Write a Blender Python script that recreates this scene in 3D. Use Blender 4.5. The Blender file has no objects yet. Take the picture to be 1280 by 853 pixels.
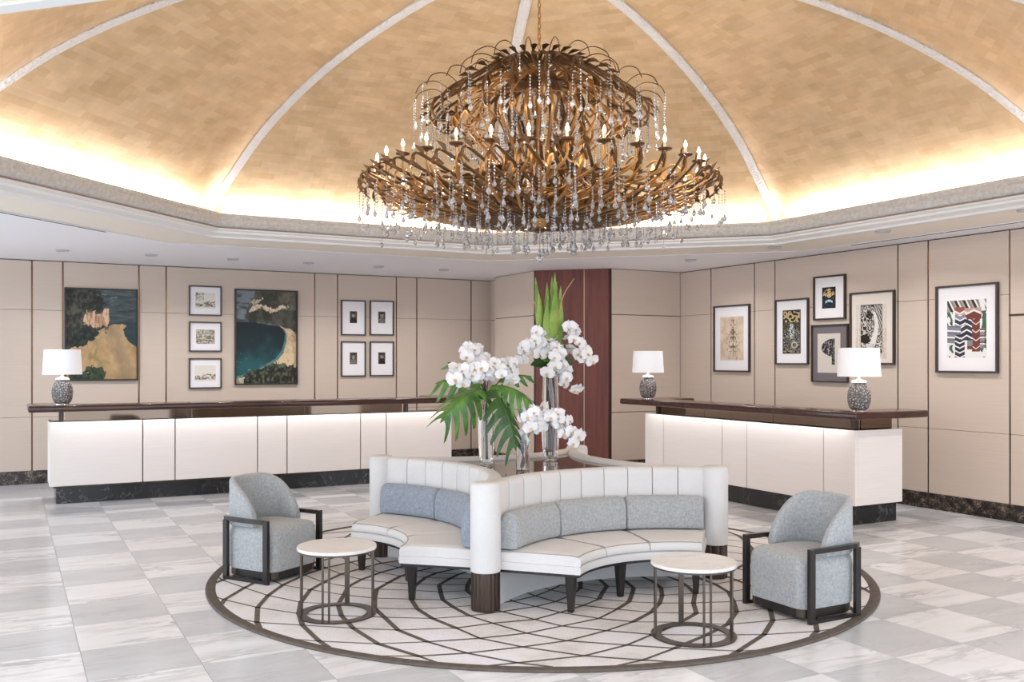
import bpy, bmesh, math, random
from mathutils import Vector, Matrix, noise
random.seed(7)
PI = math.pi
scene = bpy.context.scene
COL = scene.collection
# ------------------------------------------------------------------ camera
TH = math.radians(28.4)
CAM_H = 1.70
FPX = 1165.0
cam_data = bpy.data.cameras.new('camera')
cam_data.sensor_width = 36.0
cam_data.lens = 36.0 * FPX / 1280.0
cam_data.shift_y = (451.0 - 426.5) / 1280.0
cam_data.clip_end = 200
cam = bpy.data.objects.new('camera', cam_data)
cam.location = (0, 0, CAM_H)
cam.rotation_euler = (PI / 2, 0, -TH)
COL.objects.link(cam)
scene.camera = cam
# ------------------------------------------------------------------ world, exposure
world = bpy.data.worlds.new('daylight')
world.use_nodes = True
world.node_tree.nodes['Background'].inputs[0].default_value = (0.80, 0.90, 1.0, 1)
world.node_tree.nodes['Background'].inputs[1].default_value = 2.4
scene.world = world
scene.view_settings.view_transform = 'Standard'
scene.view_settings.look = 'None'
scene.view_settings.exposure = 0.35
scene.view_settings.gamma = 1.0
scene.view_settings.use_curve_mapping = False
scene.cycles.use_denoising = True
scene.cycles.max_bounces = 8
scene.cycles.diffuse_bounces = 5
scene.cycles.transmission_bounces = 8
scene.cycles.caustics_reflective = False
scene.cycles.caustics_refractive = False
scene.cycles.sample_clamp_indirect = 6.0

OX, OY = 3.778, 6.514            # axis of the octagonal vault
CX, CY = 3.849, 6.646            # axis of the dome, chandelier and rug
CEIL = 3.09
YL, XR = 14.46, 9.33             # left wall plane and right wall plane

def area_light(name, loc, rot, sx, sy, power, color):
    l = bpy.data.lights.new(name, 'AREA')
    l.shape = 'RECTANGLE'; l.size = sx; l.size_y = sy
    l.energy = power; l.color = color
    o = bpy.data.objects.new(name, l)
    o.location = loc; o.rotation_euler = rot
    COL.objects.link(o)
    return o

# cove lighting: one warm strip behind each side of the cornice lip
COVE_POWER = 25.0
for k in range(8):
    a = math.radians(45 * k)
    ap = 4.62 * math.cos(PI / 8)
    area_light('cove_strip_light', (OX + ap * math.cos(a), OY + ap * math.sin(a), 3.27),
               (0, PI, 0) if False else Matrix.Rotation(a, 3, 'Z').to_euler(), 0.05, 3.2, COVE_POWER, (1.0, 0.97, 0.955))
for o in [o for o in COL.objects if o.name.startswith('cove_strip_light')]:
    a = o.rotation_euler.z
    d = Vector((math.cos(a) * -0.05, math.sin(a) * -0.05, 1.0))     # shine up
    z = -d.normalized(); y = Vector((-math.sin(a), math.cos(a), 0)); x = y.cross(z)
    o.rotation_euler = Matrix((x, y, z)).transposed().to_euler()
# LED strips under the overhanging desk tops
area_light('desk_led_left', (3.05, 12.13, 1.085), (math.radians(-8), 0, 0), 5.2, 0.03, 9.0, (1.0, 0.97, 0.95))
area_light('desk_led_right', (7.55, 8.5, 1.085), (0, math.radians(8), 0), 0.03, 3.4, 5.0, (1.0, 0.97, 0.95))

# ------------------------------------------------------------------ helpers
def lin(c):
    def f(v):
        v = v / 255.0
        return v / 12.92 if v <= 0.04045 else ((v + 0.055) / 1.055) ** 2.4
    return (f(c[0]), f(c[1]), f(c[2]), 1.0)

class MB:
    def __init__(s):
        s.v = []; s.f = []; s.uv = None
    def add(s, verts, faces):
        n = len(s.v)
        s.v += [tuple(p) for p in verts]
        s.f += [tuple(i + n for i in f) for f in faces]
        return s
    def box(s, x0, x1, y0, y1, z0, z1):
        return s.add([(x0,y0,z0),(x1,y0,z0),(x1,y1,z0),(x0,y1,z0),(x0,y0,z1),(x1,y0,z1),(x1,y1,z1),(x0,y1,z1)],
                     [(0,3,2,1),(4,5,6,7),(0,1,5,4),(1,2,6,5),(2,3,7,6),(3,0,4,7)])
    def loft(s, rings, cap0=True, cap1=True, closed=True):
        n = len(rings[0]); base = len(s.v)
        for r in rings: s.v += [tuple(p) for p in r]
        for i in range(len(rings) - 1):
            for j in range(n if closed else n - 1):
                a = base + i*n + j; b = base + i*n + (j+1) % n
                s.f.append((a, b, b + n, a + n))
        if cap0: s.f.append(tuple(base + j for j in reversed(range(n))))
        if cap1: s.f.append(tuple(base + (len(rings)-1)*n + j for j in range(n)))
        return s
    def lathe(s, prof, seg=24, c=(0,0), a0=0.0, cap=True):
        rings = [[(c[0] + r*math.cos(a0 + 2*PI*k/seg), c[1] + r*math.sin(a0 + 2*PI*k/seg), z) for k in range(seg)] for r, z in prof]
        return s.loft(rings, cap, cap)
    def tube(s, pts, rad, seg=6, flat=1.0, up=None):
        pts = [Vector(p) for p in pts]; n = len(pts)
        if not hasattr(rad, '__len__'): rad = [rad] * n
        rings = []; ref = Vector(up) if up else Vector((0, 0, 1))
        for i, p in enumerate(pts):
            t = (pts[min(i+1, n-1)] - pts[max(i-1, 0)])
            if t.length < 1e-9: t = Vector((0, 0, 1))
            t.normalize()
            x = t.cross(ref)
            if x.length < 1e-4: x = t.cross(Vector((0, 1, 0))) if abs(t.y) < .9 else t.cross(Vector((1, 0, 0)))
            x.normalize(); y = x.cross(t).normalized()
            rings.append([p + x*math.cos(2*PI*k/seg)*rad[i]*flat + y*math.sin(2*PI*k/seg)*rad[i] for k in range(seg)])
        return s.loft(rings)
    def build(s, name, mat, parent=None, smooth=False, bevel=0.0, bseg=2, loc=None):
        me = bpy.data.meshes.new(name)
        me.from_pydata(s.v, [], s.f)
        if bevel > 0 or True:
            bm = bmesh.new(); bm.from_mesh(me)
            bmesh.ops.recalc_face_normals(bm, faces=bm.faces)
            if bevel > 0:
                es = [e for e in bm.edges if len(e.link_faces) == 2 and e.calc_face_angle(0) > 0.6]
                bmesh.ops.bevel(bm, geom=es, offset=bevel, segments=bseg, affect='EDGES', profile=0.5, clamp_overlap=True)
            bm.to_mesh(me); bm.free()
        if smooth:
            me.polygons.foreach_set('use_smooth', [True] * len(me.polygons))
            try: me.set_sharp_from_angle(angle=math.radians(smooth if smooth is not True else 42))
            except Exception: pass
        me.materials.append(mat)
        o = bpy.data.objects.new(name, me)
        COL.objects.link(o)
        if parent is not None: o.parent = parent
        if loc is not None: o.location = loc
        return o

def box(name, b, mat, parent=None, bevel=0.0, **k):
    return MB().box(*b).build(name, mat, parent, bevel=bevel, **k)
def thing(name, label, cat, loc=(0,0,0), rz=0.0, group=None):
    o = bpy.data.objects.new(name, None); COL.objects.link(o)
    o.empty_display_size = 0.05
    o.location = loc; o.rotation_euler = (0, 0, rz)
    return tag(o, label, cat, group)
def tag(o, label, cat, group=None):
    o['label'] = label; o['category'] = cat
    if group: o['group'] = group
    return o
def struct(o):
    o['kind'] = 'structure'
    return o
def stuff(o):
    o['kind'] = 'stuff'
    return o
def copy_tree(o, parent=None):
    c = o.copy(); COL.objects.link(c); c.parent = parent
    for ch in list(o.children): copy_tree(ch, c)
    return c
def instance(src, parent, M=None):
    c = src.copy(); COL.objects.link(c); c.parent = parent
    if M is not None: c.matrix_basis = M
    return c
def smoothpath(ctrl, n=24):
    """Catmull-Rom through control points"""
    P = [Vector(p) for p in ctrl]; out = []
    m = len(P) - 1
    for i in range(n + 1):
        t = i / n * m; k = min(int(t), m - 1); f = t - k
        p0 = P[max(k-1,0)]; p1 = P[k]; p2 = P[k+1]; p3 = P[min(k+2,m)]
        out.append(0.5*((2*p1) + (p2-p0)*f + (2*p0-5*p1+4*p2-p3)*f*f + (3*p1-p0-3*p2+p3)*f**3))
    return out
def px(u, v, depth):
    dx = (u - 640) / FPX; dz = (451 - v) / FPX
    c, s = math.cos(TH), math.sin(TH)
    return Vector((depth*(dx*c + s), depth*(-dx*s + c), CAM_H + depth*dz))

# ------------------------------------------------------------------ materials
def mat(name, rgb, rough=0.5, metal=0.0, spec=0.5, **kw):
    m = bpy.data.materials.new(name); m.use_nodes = True
    b = m.node_tree.nodes['Principled BSDF']
    b.inputs['Base Color'].default_value = lin(rgb)
    b.inputs['Roughness'].default_value = rough
    b.inputs['Metallic'].default_value = metal
    b.inputs['Specular IOR Level'].default_value = spec
    for k, v in kw.items():
        b.inputs[k.replace('_', ' ')].default_value = v
    return m
class NT:
    def __init__(s, m):
        s.t = m.node_tree; s.b = s.t.nodes['Principled BSDF']
    def n(s, kind, **kw):
        x = s.t.nodes.new(kind)
        for k, v in kw.items():
            if k in x.inputs: x.inputs[k].default_value = v
            else: setattr(x, k, v)
        return x
    def l(s, a, b): s.t.links.new(a, b)
    def ramp(s, fac, stops):
        r = s.t.nodes.new('ShaderNodeValToRGB')
        e = r.color_ramp.elements
        while len(e) < len(stops): e.new(0.5)
        for i, (p, c) in enumerate(stops):
            e[i].position = p; e[i].color = c if len(c) == 4 else lin(c)
        s.l(fac, r.inputs[0]); return r
    def mix(s, fac, a, b, mode='MIX'):
        x = s.t.nodes.new('ShaderNodeMix'); x.data_type = 'RGBA'; x.blend_type = mode
        if hasattr(fac, 'is_linked'): s.l(fac, x.inputs[0])
        else: x.inputs[0].default_value = fac
        for i, q in ((6, a), (7, b)):
            if hasattr(q, 'is_linked'): s.l(q, x.inputs[i])
            else: x.inputs[i].default_value = q
        return x.outputs[2]
    def bump(s, h, strength=0.2, dist=0.01):
        x = s.n('ShaderNodeBump', Strength=strength, Distance=dist)
        s.l(h, x.inputs['Height']); s.l(x.outputs[0], s.b.inputs['Normal']); return x
def coords(nt, kind='Object', scale=(1,1,1), rot=(0,0,0), rand=0.0):
    tc = nt.n('ShaderNodeTexCoord'); mp = nt.n('ShaderNodeMapping')
    mp.inputs['Scale'].default_value = scale; mp.inputs['Rotation'].default_value = rot
    src = tc.outputs[kind]
    if rand:
        oi = nt.n('ShaderNodeObjectInfo'); ml = nt.n('ShaderNodeVectorMath', operation='SCALE')
        cb = nt.n('ShaderNodeCombineXYZ')
        nt.l(oi.outputs['Random'], cb.inputs[0]); nt.l(oi.outputs['Random'], cb.inputs[1]); nt.l(oi.outputs['Random'], cb.inputs[2])
        ml.inputs['Scale'].default_value = rand; nt.l(cb.outputs[0], ml.inputs[0])
        ad = nt.n('ShaderNodeVectorMath', operation='ADD'); nt.l(src, ad.inputs[0]); nt.l(ml.outputs[0], ad.inputs[1]); src = ad.outputs[0]
    nt.l(src, mp.inputs[0])
    return mp.outputs[0]

def fabric(name, rgb, var=0.10, scale=220.0, rough=0.85, bump=0.15, blotch=6.0, sheen=0.2):
    m = mat(name, rgb, rough, spec=0.25); nt = NT(m)
    co = coords(nt, 'Object')
    n1 = nt.n('ShaderNodeTexNoise', Scale=blotch, Detail=5.0); nt.l(co, n1.inputs['Vector'])
    n2 = nt.n('ShaderNodeTexNoise', Scale=scale, Detail=2.0); nt.l(co, n2.inputs['Vector'])
    c = lin(rgb)
    lo = tuple(max(0, x*(1-var)) for x in c[:3]) + (1,); hi = tuple(min(1, x*(1+var)) for x in c[:3]) + (1,)
    r = nt.ramp(n1.outputs['Fac'], [(0.3, lo), (0.7, hi)])
    r2 = nt.ramp(n2.outputs['Fac'], [(0.3, (0.85,0.85,0.85,1)), (0.7, (1.08,1.08,1.08,1))])
    nt.l(nt.mix(1.0, r.outputs[0], r2.outputs[0], 'MULTIPLY'), nt.b.inputs['Base Color'])
    nt.bump(n2.outputs['Fac'], bump, 0.003)
    nt.b.inputs['Sheen Weight'].default_value = sheen
    return m

def marble(name, base, vein, vein2=None, scale=1.0, rot=0.6, rough=0.18, rand=20.0, kind='Object', lo=0.47, hi=0.53, stretch=3.0, strength=0.75, cloud=0.05):
    m = mat(name, base, rough); nt = NT(m)
    co = coords(nt, kind, (scale, scale*stretch, scale), (0, 0, rot), rand)
    w = nt.n('ShaderNodeTexNoise', Scale=1.6, Detail=7.0, Roughness=0.6, Distortion=0.9); nt.l(co, w.inputs['Vector'])
    r = nt.ramp(w.outputs['Fac'], [(lo, (0,0,0,1)), ((lo+hi)/2, (1,1,1,1)), (hi, (0,0,0,1))])
    n2 = nt.n('ShaderNodeTexNoise', Scale=0.9, Detail=4.0); nt.l(co, n2.inputs['Vector'])
    r2 = nt.ramp(n2.outputs['Fac'], [(0.42, (0,0,0,1)), (0.65, (1,1,1,1))])
    f = nt.n('ShaderNodeMath', operation='MULTIPLY'); nt.l(r.outputs[0], f.inputs[0]); nt.l(r2.outputs[0], f.inputs[1])
    f2 = nt.n('ShaderNodeMath', operation='MULTIPLY'); nt.l(f.outputs[0], f2.inputs[0]); f2.inputs[1].default_value = strength
    c = lin(base)
    n3 = nt.n('ShaderNodeTexNoise', Scale=1.3, Detail=3.0); nt.l(co, n3.inputs['Vector'])
    rc = nt.ramp(n3.outputs['Fac'], [(0.3, tuple(x*(1-cloud) for x in c[:3]) + (1,)), (0.7, tuple(min(1, x*(1+cloud)) for x in c[:3]) + (1,))])
    nt.l(nt.mix(f2.outputs[0], rc.outputs[0], lin(vein)), nt.b.inputs['Base Color'])
    return m

M = {}
M['wall'] = None
def wall_mat(name, rgb):
    m = mat(name, rgb, 0.62, spec=0.3); nt = NT(m)
    co = coords(nt, 'Object', (1, 1, 90))
    n = nt.n('ShaderNodeTexNoise', Scale=2.2, Detail=4.0); nt.l(co, n.inputs['Vector'])
    c = lin(rgb)
    r = nt.ramp(n.outputs['Fac'], [(0.3, tuple(x*0.96 for x in c[:3]) + (1,)), (0.7, tuple(min(1, x*1.03) for x in c[:3]) + (1,))])
    nt.l(r.outputs[0], nt.b.inputs['Base Color'])
    nt.bump(n.outputs['Fac'], 0.05, 0.002)
    return m
M['wall'] = wall_mat('beige_wall_fabric', (204, 187, 173))
M['white_lacquer'] = wall_mat('white_silk_panel', (240, 232, 228))
M['joint'] = mat('dark_bronze_joint', (72, 58, 52), 0.35, 0.7)
M['strip'] = mat('bronze_strip', (120, 92, 76), 0.25, 0.9)
M['brass'] = mat('pale_brass', (196, 168, 150), 0.35, 0.9)
M['soffit'] = mat('white_ceiling_paint', (240, 237, 240), 0.7)
M['soffit_in'] = mat('cream_ceiling_paint', (236, 226, 212), 0.7)
M['dark'] = mat('black_void', (28, 26, 26), 0.8)
M['grout'] = mat('grey_grout', (185, 183, 182), 0.7)
M['tile_white'] = marble('white_veined_marble', (222, 222, 224), (162, 160, 163), scale=1.1, rot=0.5, stretch=4.5, lo=0.42, hi=0.58, strength=0.85, cloud=0.05, rough=0.2)
M['tile_grey'] = marble('grey_marble', (192, 193, 196), (166, 167, 171), scale=1.4, rot=0.5, stretch=3.0, lo=0.44, hi=0.56, strength=0.5, cloud=0.07, rough=0.2)
M['emperador'] = marble('dark_brown_marble', (34, 26, 23), (176, 156, 138), scale=14.0, rot=0.3, stretch=1.0, lo=0.44, hi=0.56, strength=0.8, cloud=0.7, rough=0.3, rand=0)
M['black_marble'] = marble('black_marble', (22, 22, 24), (190, 188, 186), scale=3.0, rot=0.9, stretch=2.0, lo=0.492, hi=0.508, strength=0.8, cloud=0.35, rough=0.2, rand=9.0)
M['top_marble'] = marble('dark_grey_table_marble', (92, 84, 80), (150, 142, 136), scale=1.2, rot=0.2, stretch=7.0, lo=0.42, hi=0.58, strength=0.6, cloud=0.25, rough=0.06, rand=0)
M['carrara'] = marble('white_table_marble', (232, 228, 224), (190, 186, 184), scale=5.0, rot=0.4, stretch=2.0, lo=0.46, hi=0.54, strength=0.5, cloud=0.04, rough=0.2, rand=3.0)

def wood_mat(name, c0, c1, rough=0.25, vertical=True, scale=6.0):
    m = mat(name, c0, rough); nt = NT(m)
    co = coords(nt, 'Object', (scale, scale, scale*0.08) if vertical else (scale*0.08, scale, scale))
    n = nt.n('ShaderNodeTexNoise', Scale=3.0, Detail=6.0, Roughness=0.6); nt.l(co, n.inputs['Vector'])
    r = nt.ramp(n.outputs['Fac'], [(0.3, c0), (0.7, c1)])
    nt.l(r.outputs[0], nt.b.inputs['Base Color'])
    return m
M['mahogany'] = wood_mat('mahogany_veneer', (88, 38, 30), (118, 58, 44), 0.5)
M['desk_wood'] = wood_mat('dark_walnut', (50, 28, 24), (78, 44, 36), 0.15, False)
M['ebony'] = wood_mat('ebonised_wood', (28, 24, 24), (46, 40, 38), 0.3)
M['bronze_mirror'] = mat('bronze_mirror', (112, 96, 84), 0.05, 1.0)
M['bronze'] = mat('brushed_bronze', (96, 87, 80), 0.32, 0.9)
M['dark_bronze'] = mat('dark_fluted_bronze', (92, 80, 74), 0.3, 0.9)
M['sofa_white'] = fabric('off_white_sofa_leather', (224, 222, 221), 0.03, 400.0, 0.55, 0.03, 3.0, 0.05)
M['piping'] = mat('taupe_piping', (168, 160, 156), 0.7)
M['velvet'] = fabric('grey_blue_velvet', (171, 174, 176), 0.15, 90.0, 0.85, 0.4, 55.0, 0.2)
M['bolster'] = fabric('blue_grey_velvet', (150, 159, 172), 0.15, 90.0, 0.85, 0.4, 50.0, 0.2)
M['rug'] = None
def rug_mat():
    m = mat('pale_grey_rug_pile', (200, 194, 192), 0.95, spec=0.1); nt = NT(m)
    co = coords(nt, 'Object')
    n1 = nt.n('ShaderNodeTexNoise', Scale=1.7, Detail=4.0, Roughness=0.6); nt.l(co, n1.inputs['Vector'])
    n2 = nt.n('ShaderNodeTexNoise', Scale=160.0, Detail=2.0); nt.l(co, n2.inputs['Vector'])
    r = nt.ramp(n1.outputs['Fac'], [(0.30, (196, 192, 190)), (0.48, (223, 220, 219)), (0.66, (228, 228, 235))])
    r2 = nt.ramp(n2.outputs['Fac'], [(0.3, (0.8,0.8,0.8,1)), (0.7, (1.1,1.1,1.1,1))])
    nt.l(nt.mix(1.0, r.outputs[0], r2.outputs[0], 'MULTIPLY'), nt.b.inputs['Base Color'])
    nt.bump(n2.outputs['Fac'], 0.4, 0.004)
    return m
M['rug'] = rug_mat()
M['rug_dark'] = fabric('dark_brown_rug_pile', (100, 92, 86), 0.18, 180.0, 0.95, 0.4, 20.0, 0.0)
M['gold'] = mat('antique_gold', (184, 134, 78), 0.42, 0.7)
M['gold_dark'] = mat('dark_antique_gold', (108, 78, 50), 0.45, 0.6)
M['crystal'] = mat('clear_crystal', (250, 250, 252), 0.02, 0.0, 0.8, Transmission_Weight=0.75, IOR=1.5)
M['candle'] = mat('candle_tube', (245, 232, 205), 0.5)
def emit(name, rgb, strength):
    m = mat(name, rgb, 0.6)
    b = m.node_tree.nodes['Principled BSDF']
    b.inputs['Emission Color'].default_value = lin(rgb); b.inputs['Emission Strength'].default_value = strength
    return m
M['bulb'] = emit('lit_candle_bulb', (255, 240, 215), 6.0)
M['shade'] = emit('lit_white_lampshade', (246, 246, 250), 0.14)
M['smoke_glass'] = mat('smoke_grey_glass', (196, 190, 188), 0.08, 0.0, 0.9, Transmission_Weight=0.3, IOR=1.45)
def cut_glass(m):
    nt = NT(m); co = coords(nt, 'Object')
    v = nt.n('ShaderNodeTexVoronoi', Scale=36.0, feature='DISTANCE_TO_EDGE'); nt.l(co, v.inputs['Vector'])
    r = nt.ramp(v.outputs['Distance'], [(0.0, (84, 78, 78)), (0.14, (150, 144, 142)), (0.30, (222, 217, 215))])
    nt.l(r.outputs[0], nt.b.inputs['Base Color'])
    nt.bump(v.outputs['Distance'], 1.0, 0.02)
cut_glass(M['smoke_glass'])
M['chrome'] = mat('polished_nickel', (225, 226, 232), 0.12, 1.0)
M['glass'] = mat('clear_vase_glass', (252, 252, 252), 0.0, 0.0, 0.6, Transmission_Weight=1.0, IOR=1.45)
M['frame_dark'] = mat('dark_brown_picture_frame', (62, 50, 48), 0.35)
M['frame_black'] = mat('black_picture_frame', (40, 36, 36), 0.4)
M['mat_white'] = mat('white_mount_board', (236, 232, 234), 0.8)
M['mat_cream'] = mat('cream_mount_board', (226, 216, 206), 0.8)
M['mat_grey'] = mat('grey_mount_board', (112, 104, 108), 0.8)
M['petal'] = mat('white_orchid_petal', (246, 244, 246), 0.6, spec=0.2, Subsurface_Weight=0.0)
M['lip'] = mat('yellow_orchid_lip', (226, 200, 150), 0.6)
def leaf_mat(name, a, b):
    m = mat(name, a, 0.4); nt = NT(m)
    co = coords(nt, 'Object', (1,1,1), (0,0,0), 5.0)
    n = nt.n('ShaderNodeTexNoise', Scale=9.0, Detail=3.0); nt.l(co, n.inputs['Vector'])
    r = nt.ramp(n.outputs['Fac'], [(0.35, a), (0.65, b)])
    nt.l(r.outputs[0], nt.b.inputs['Base Color'])
    return m
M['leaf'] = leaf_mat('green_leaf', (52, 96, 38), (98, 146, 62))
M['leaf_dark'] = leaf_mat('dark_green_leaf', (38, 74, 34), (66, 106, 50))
M['blade'] = leaf_mat('lime_green_blade', (104, 140, 48), (150, 176, 78))
M['stem'] = mat('green_stem', (84, 104, 52), 0.5)
M['twig'] = mat('pale_twig', (188, 160, 120), 0.6)
M['stemdark'] = mat('brown_orchid_stem', (86, 66, 48), 0.5)

def gold_leaf():
    m = mat('gold_leaf_vault', (206, 172, 128), 0.42, 0.25); nt = NT(m)
    tc = nt.n('ShaderNodeTexCoord')
    b1 = nt.n('ShaderNodeTexBrick'); nt.l(tc.outputs['UV'], b1.inputs['Vector'])
    b1.offset = 0.5
    for k, v in (('Scale', 1.0), ('Mortar Size', 0.0), ('Bias', 0.0), ('Brick Width', 0.17), ('Row Height', 0.085)): b1.inputs[k].default_value = v
    b1.inputs['Color1'].default_value = lin((216, 189, 153)); b1.inputs['Color2'].default_value = lin((204, 173, 133))
    b2 = nt.n('ShaderNodeTexBrick'); nt.l(tc.outputs['UV'], b2.inputs['Vector'])
    for k, v in (('Scale', 1.0), ('Mortar Size', 0.0), ('Bias', -0.4), ('Brick Width', 0.31), ('Row Height', 0.23)): b2.inputs[k].default_value = v
    b2.inputs['Color1'].default_value = (1.03,1.03,1.03,1); b2.inputs['Color2'].default_value = (0.87,0.85,0.82,1)
    n = nt.n('ShaderNodeTexNoise', Scale=3.0, Detail=8.0, Roughness=0.65); nt.l(tc.outputs['UV'], n.inputs['Vector'])
    r = nt.ramp(n.outputs['Fac'], [(0.3, (0.85,0.84,0.82,1)), (0.7, (1.12,1.12,1.12,1))])
    c = nt.mix(1.0, b1.outputs[0], b2.outputs[0], 'MULTIPLY')
    c = nt.mix(0.9, c, r.outputs[0], 'MULTIPLY')
    nt.l(c, nt.b.inputs['Base Color'])
    return m
M['gold_leaf'] = gold_leaf()
def plaster():
    m = mat('carved_plaster', (226, 222, 220), 0.65); nt = NT(m)
    co = coords(nt, 'Object')
    v = nt.n('ShaderNodeTexVoronoi', Scale=38.0); nt.l(co, v.inputs['Vector'])
    nt.bump(v.outputs['Distance'], 0.7, 0.02)
    return m
M['plaster'] = plaster()
def ornate():
    m = mat('silvered_cornice', (196, 192, 186), 0.5, 0.15); nt = NT(m)
    co = coords(nt, 'Object')
    v = nt.n('ShaderNodeTexNoise', Scale=26.0, Detail=5.0); nt.l(co, v.inputs['Vector'])
    nt.bump(v.outputs['Fac'], 0.5, 0.02)
    r = nt.ramp(v.outputs['Fac'], [(0.35, (190, 187, 183)), (0.65, (208, 205, 202))])
    nt.l(r.outputs[0], nt.b.inputs['Base Color'])
    return m
M['ornate'] = ornate()
M['cornice'] = mat('cornice_paint', (226, 224, 222), 0.55)
# ================================================================== SETTING
FX0, FX1, FY0, FY1 = -4.2, XR, -2.2, YL
# ---- floor: grout slab and single marble tiles
floor = struct(box('floor', (FX0, FX1 + .3, FY0, FY1 + .3, -0.12, -0.004), M['grout']))
TS = 0.585
TX0, TY0 = 0.37 - TS*7, 7.16 - TS*15
def inframe(x, y):
    c, s = math.cos(TH), math.sin(TH)
    d = x*s + y*c
    if d < 0.8: return None
    u = 640 + FPX*(x*c - y*s)/d; v = 451 + FPX*CAM_H/d
    return (u, v, d) if -40 < u < 1320 and v < 900 else None
tiles = []
i = 0
while TX0 + i*TS < FX1:
    j = 0
    while TY0 + j*TS < FY1:
        x0, y0 = TX0 + i*TS, TY0 + j*TS
        x1, y1 = min(x0 + TS, FX1), min(y0 + TS, FY1)
        if x1 - x0 > .02 and y1 - y0 > .02:
            grey = (i + j) % 2 == 1
            if y0 > 12.9: grey = True  # rows by the left wall all grey: shade there put into the tile colour
            xc, yc = (x0+x1)/2, (y0+y1)/2
            f = inframe(xc, yc)
            hid = math.hypot(xc-CX, yc-CY) < 2.15 or (xc > 7.75 and 6.9 < yc < 10.3) or yc > 12.4 and .5 < xc < 5.6 or (xc > 7.3 and yc > 11.7)
            tiles.append((0 if (f and not hid) else 1, f[2] if f else 99, x0, x1, y0, y1, grey))
        j += 1
    i += 1
tiles.sort()
TILE_ME = {}
mbw, mbg = MB(), MB()
for n, (cls, d, x0, x1, y0, y1, grey) in enumerate(tiles):
    g = 0.0018
    if n < 300 and cls == 0:
        full = abs(x1-x0-TS) < 1e-6 and abs(y1-y0-TS) < 1e-6
        w, h = x1-x0-2*g, y1-y0-2*g
        key = (grey, round(w, 4), round(h, 4))
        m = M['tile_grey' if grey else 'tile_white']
        if key not in TILE_ME:
            o = MB().box(0, w, 0, h, -0.012, 0).build('tile', m, floor)
            TILE_ME[key] = o.data
        else:
            o = bpy.data.objects.new('tile', TILE_ME[key]); COL.objects.link(o); o.parent = floor
        o.location = (x0+g, y0+g, 0)
    else:
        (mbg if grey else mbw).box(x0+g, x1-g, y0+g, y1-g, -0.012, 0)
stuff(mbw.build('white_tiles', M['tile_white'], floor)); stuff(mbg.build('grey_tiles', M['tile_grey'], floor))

# ---- panelled walls
JZ = [0.18, 0.92, 2.40, CEIL]
def panelled(name, base, axis, plane, edges, inward, lo, hi, baseboard):
    """axis 'X': wall runs along X at Y=plane, axis 'Y': wall runs along Y at X=plane; inward = -1 faces minus side"""
    def bb(a0, a1, d0, d1, z0, z1):
        p0, p1 = sorted((plane + inward*d0, plane + inward*d1))
        return (a0, a1, p0, p1, z0, z1) if axis == 'X' else (p0, p1, a0, a1, z0, z1)
    w = struct(box(name, bb(lo, hi, -0.15, 0.0, 0, CEIL + .02), M['joint']))
    es = [lo] + sorted(e for e in edges if lo < e < hi) + [hi]
    for a0, a1 in zip(es[:-1], es[1:]):
        for z0, z1 in zip(JZ[:-1], JZ[1:]):
            gt = 0.012 if z1 == CEIL else 0.002
            box('wall_panel', bb(a0 + .011, a1 - .011, 0.0, 0.022, z0 + .002, z1 - gt), M['wall'], w, bevel=0.002, bseg=1)
    for e in edges:
        if lo < e < hi:
            box('metal_strip', bb(e - .007, e + .007, 0.0, 0.012, 0.18, CEIL - .01), M['strip'], w)
    b = struct(box(baseboard, bb(lo, hi, 0.0, 0.03, 0, 0.18), M['emperador'], bevel=0.003, bseg=1))
    return w, b
LE = [-5.0, -4.6, -2.6, -2.2, -.7, .29, .674, 1.667, 2.04, 4.264, 4.636, 5.639, 6.002, 7.01]
panelled('wall_left', None, 'X', YL, LE, -1, FX0, 7.40, 'baseboard_left')
RE = [10.92, 9.99, 9.59, 7.57, 7.155, 6.16, 4.2, 3.8, 1.8, 1.4, -.6, -1.0]
wr, br = panelled('wall_right', None, 'Y', XR, RE, -1, FY0, 11.66, 'baseboard_right')
# access hatch high on the right wall and the slightly projecting bay below it
box('hatch_panel', (XR - .034, XR - .022, 4.25, 6.145, 2.19, CEIL - .015), M['wall'], wr, bevel=.002, bseg=1)
box('hatch_edge', (XR - .030, XR - .0225, 4.22, 6.165, 2.17, 2.19), M['joint'], wr)
# corner pier: niche, face towards the left desk, splayed mahogany face, return wall
px0, py1, px1, py0 = 7.16, 12.48, 7.98, 11.66
pier = MB()
outline = [(7.40, YL + .15), (7.40, 13.8), (px0, 13.8), (px0, py1), (px1, py0), (XR + .15, py0), (XR + .15, YL + .15)]
pier.loft([[(x, y, 0) for x, y in outline], [(x, y, CEIL + .02) for x, y in outline]])
pier = struct(pier.build('wall_corner', M['joint']))
for z0, z1 in zip(JZ[:-1], JZ[1:]):
    box('wall_panel', (px0 - .02, px0, py1 + .03, 13.8, z0 + .002, z1 - .008), M['wall'], pier, bevel=.002, bseg=1)
    box('wall_panel', (7.38, 7.40, 13.82, YL - .03, z0 + .002, z1 - .008), M['wall'], pier, bevel=.002, bseg=1)
    box('wall_panel', (px1 + .03, XR - .03, py0 - .02, py0, z0 + .002, z1 - .008), M['wall'], pier, bevel=.002, bseg=1)
struct(box('baseboard_corner', (px1 + .02, XR - .03, py0 - .03, py0, 0, .18), M['emperador']))
struct(box('baseboard_niche', (px0 - .03, px0, py1 + .02, 13.8, 0, .18), M['emperador']))
dlen = math.hypot(px1 - px0, py1 - py0)
dz = Matrix.Translation((px0, py1, 0)) @ Matrix.Rotation(math.radians(-45), 4, 'Z')
def splay(name, a0, a1, d, z0, z1, m):
    o = box(name, (a0, a1, -d, 0.0, z0, z1), m, pier, bevel=.002, bseg=1)
    o.matrix_basis = dz
    return o
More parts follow.
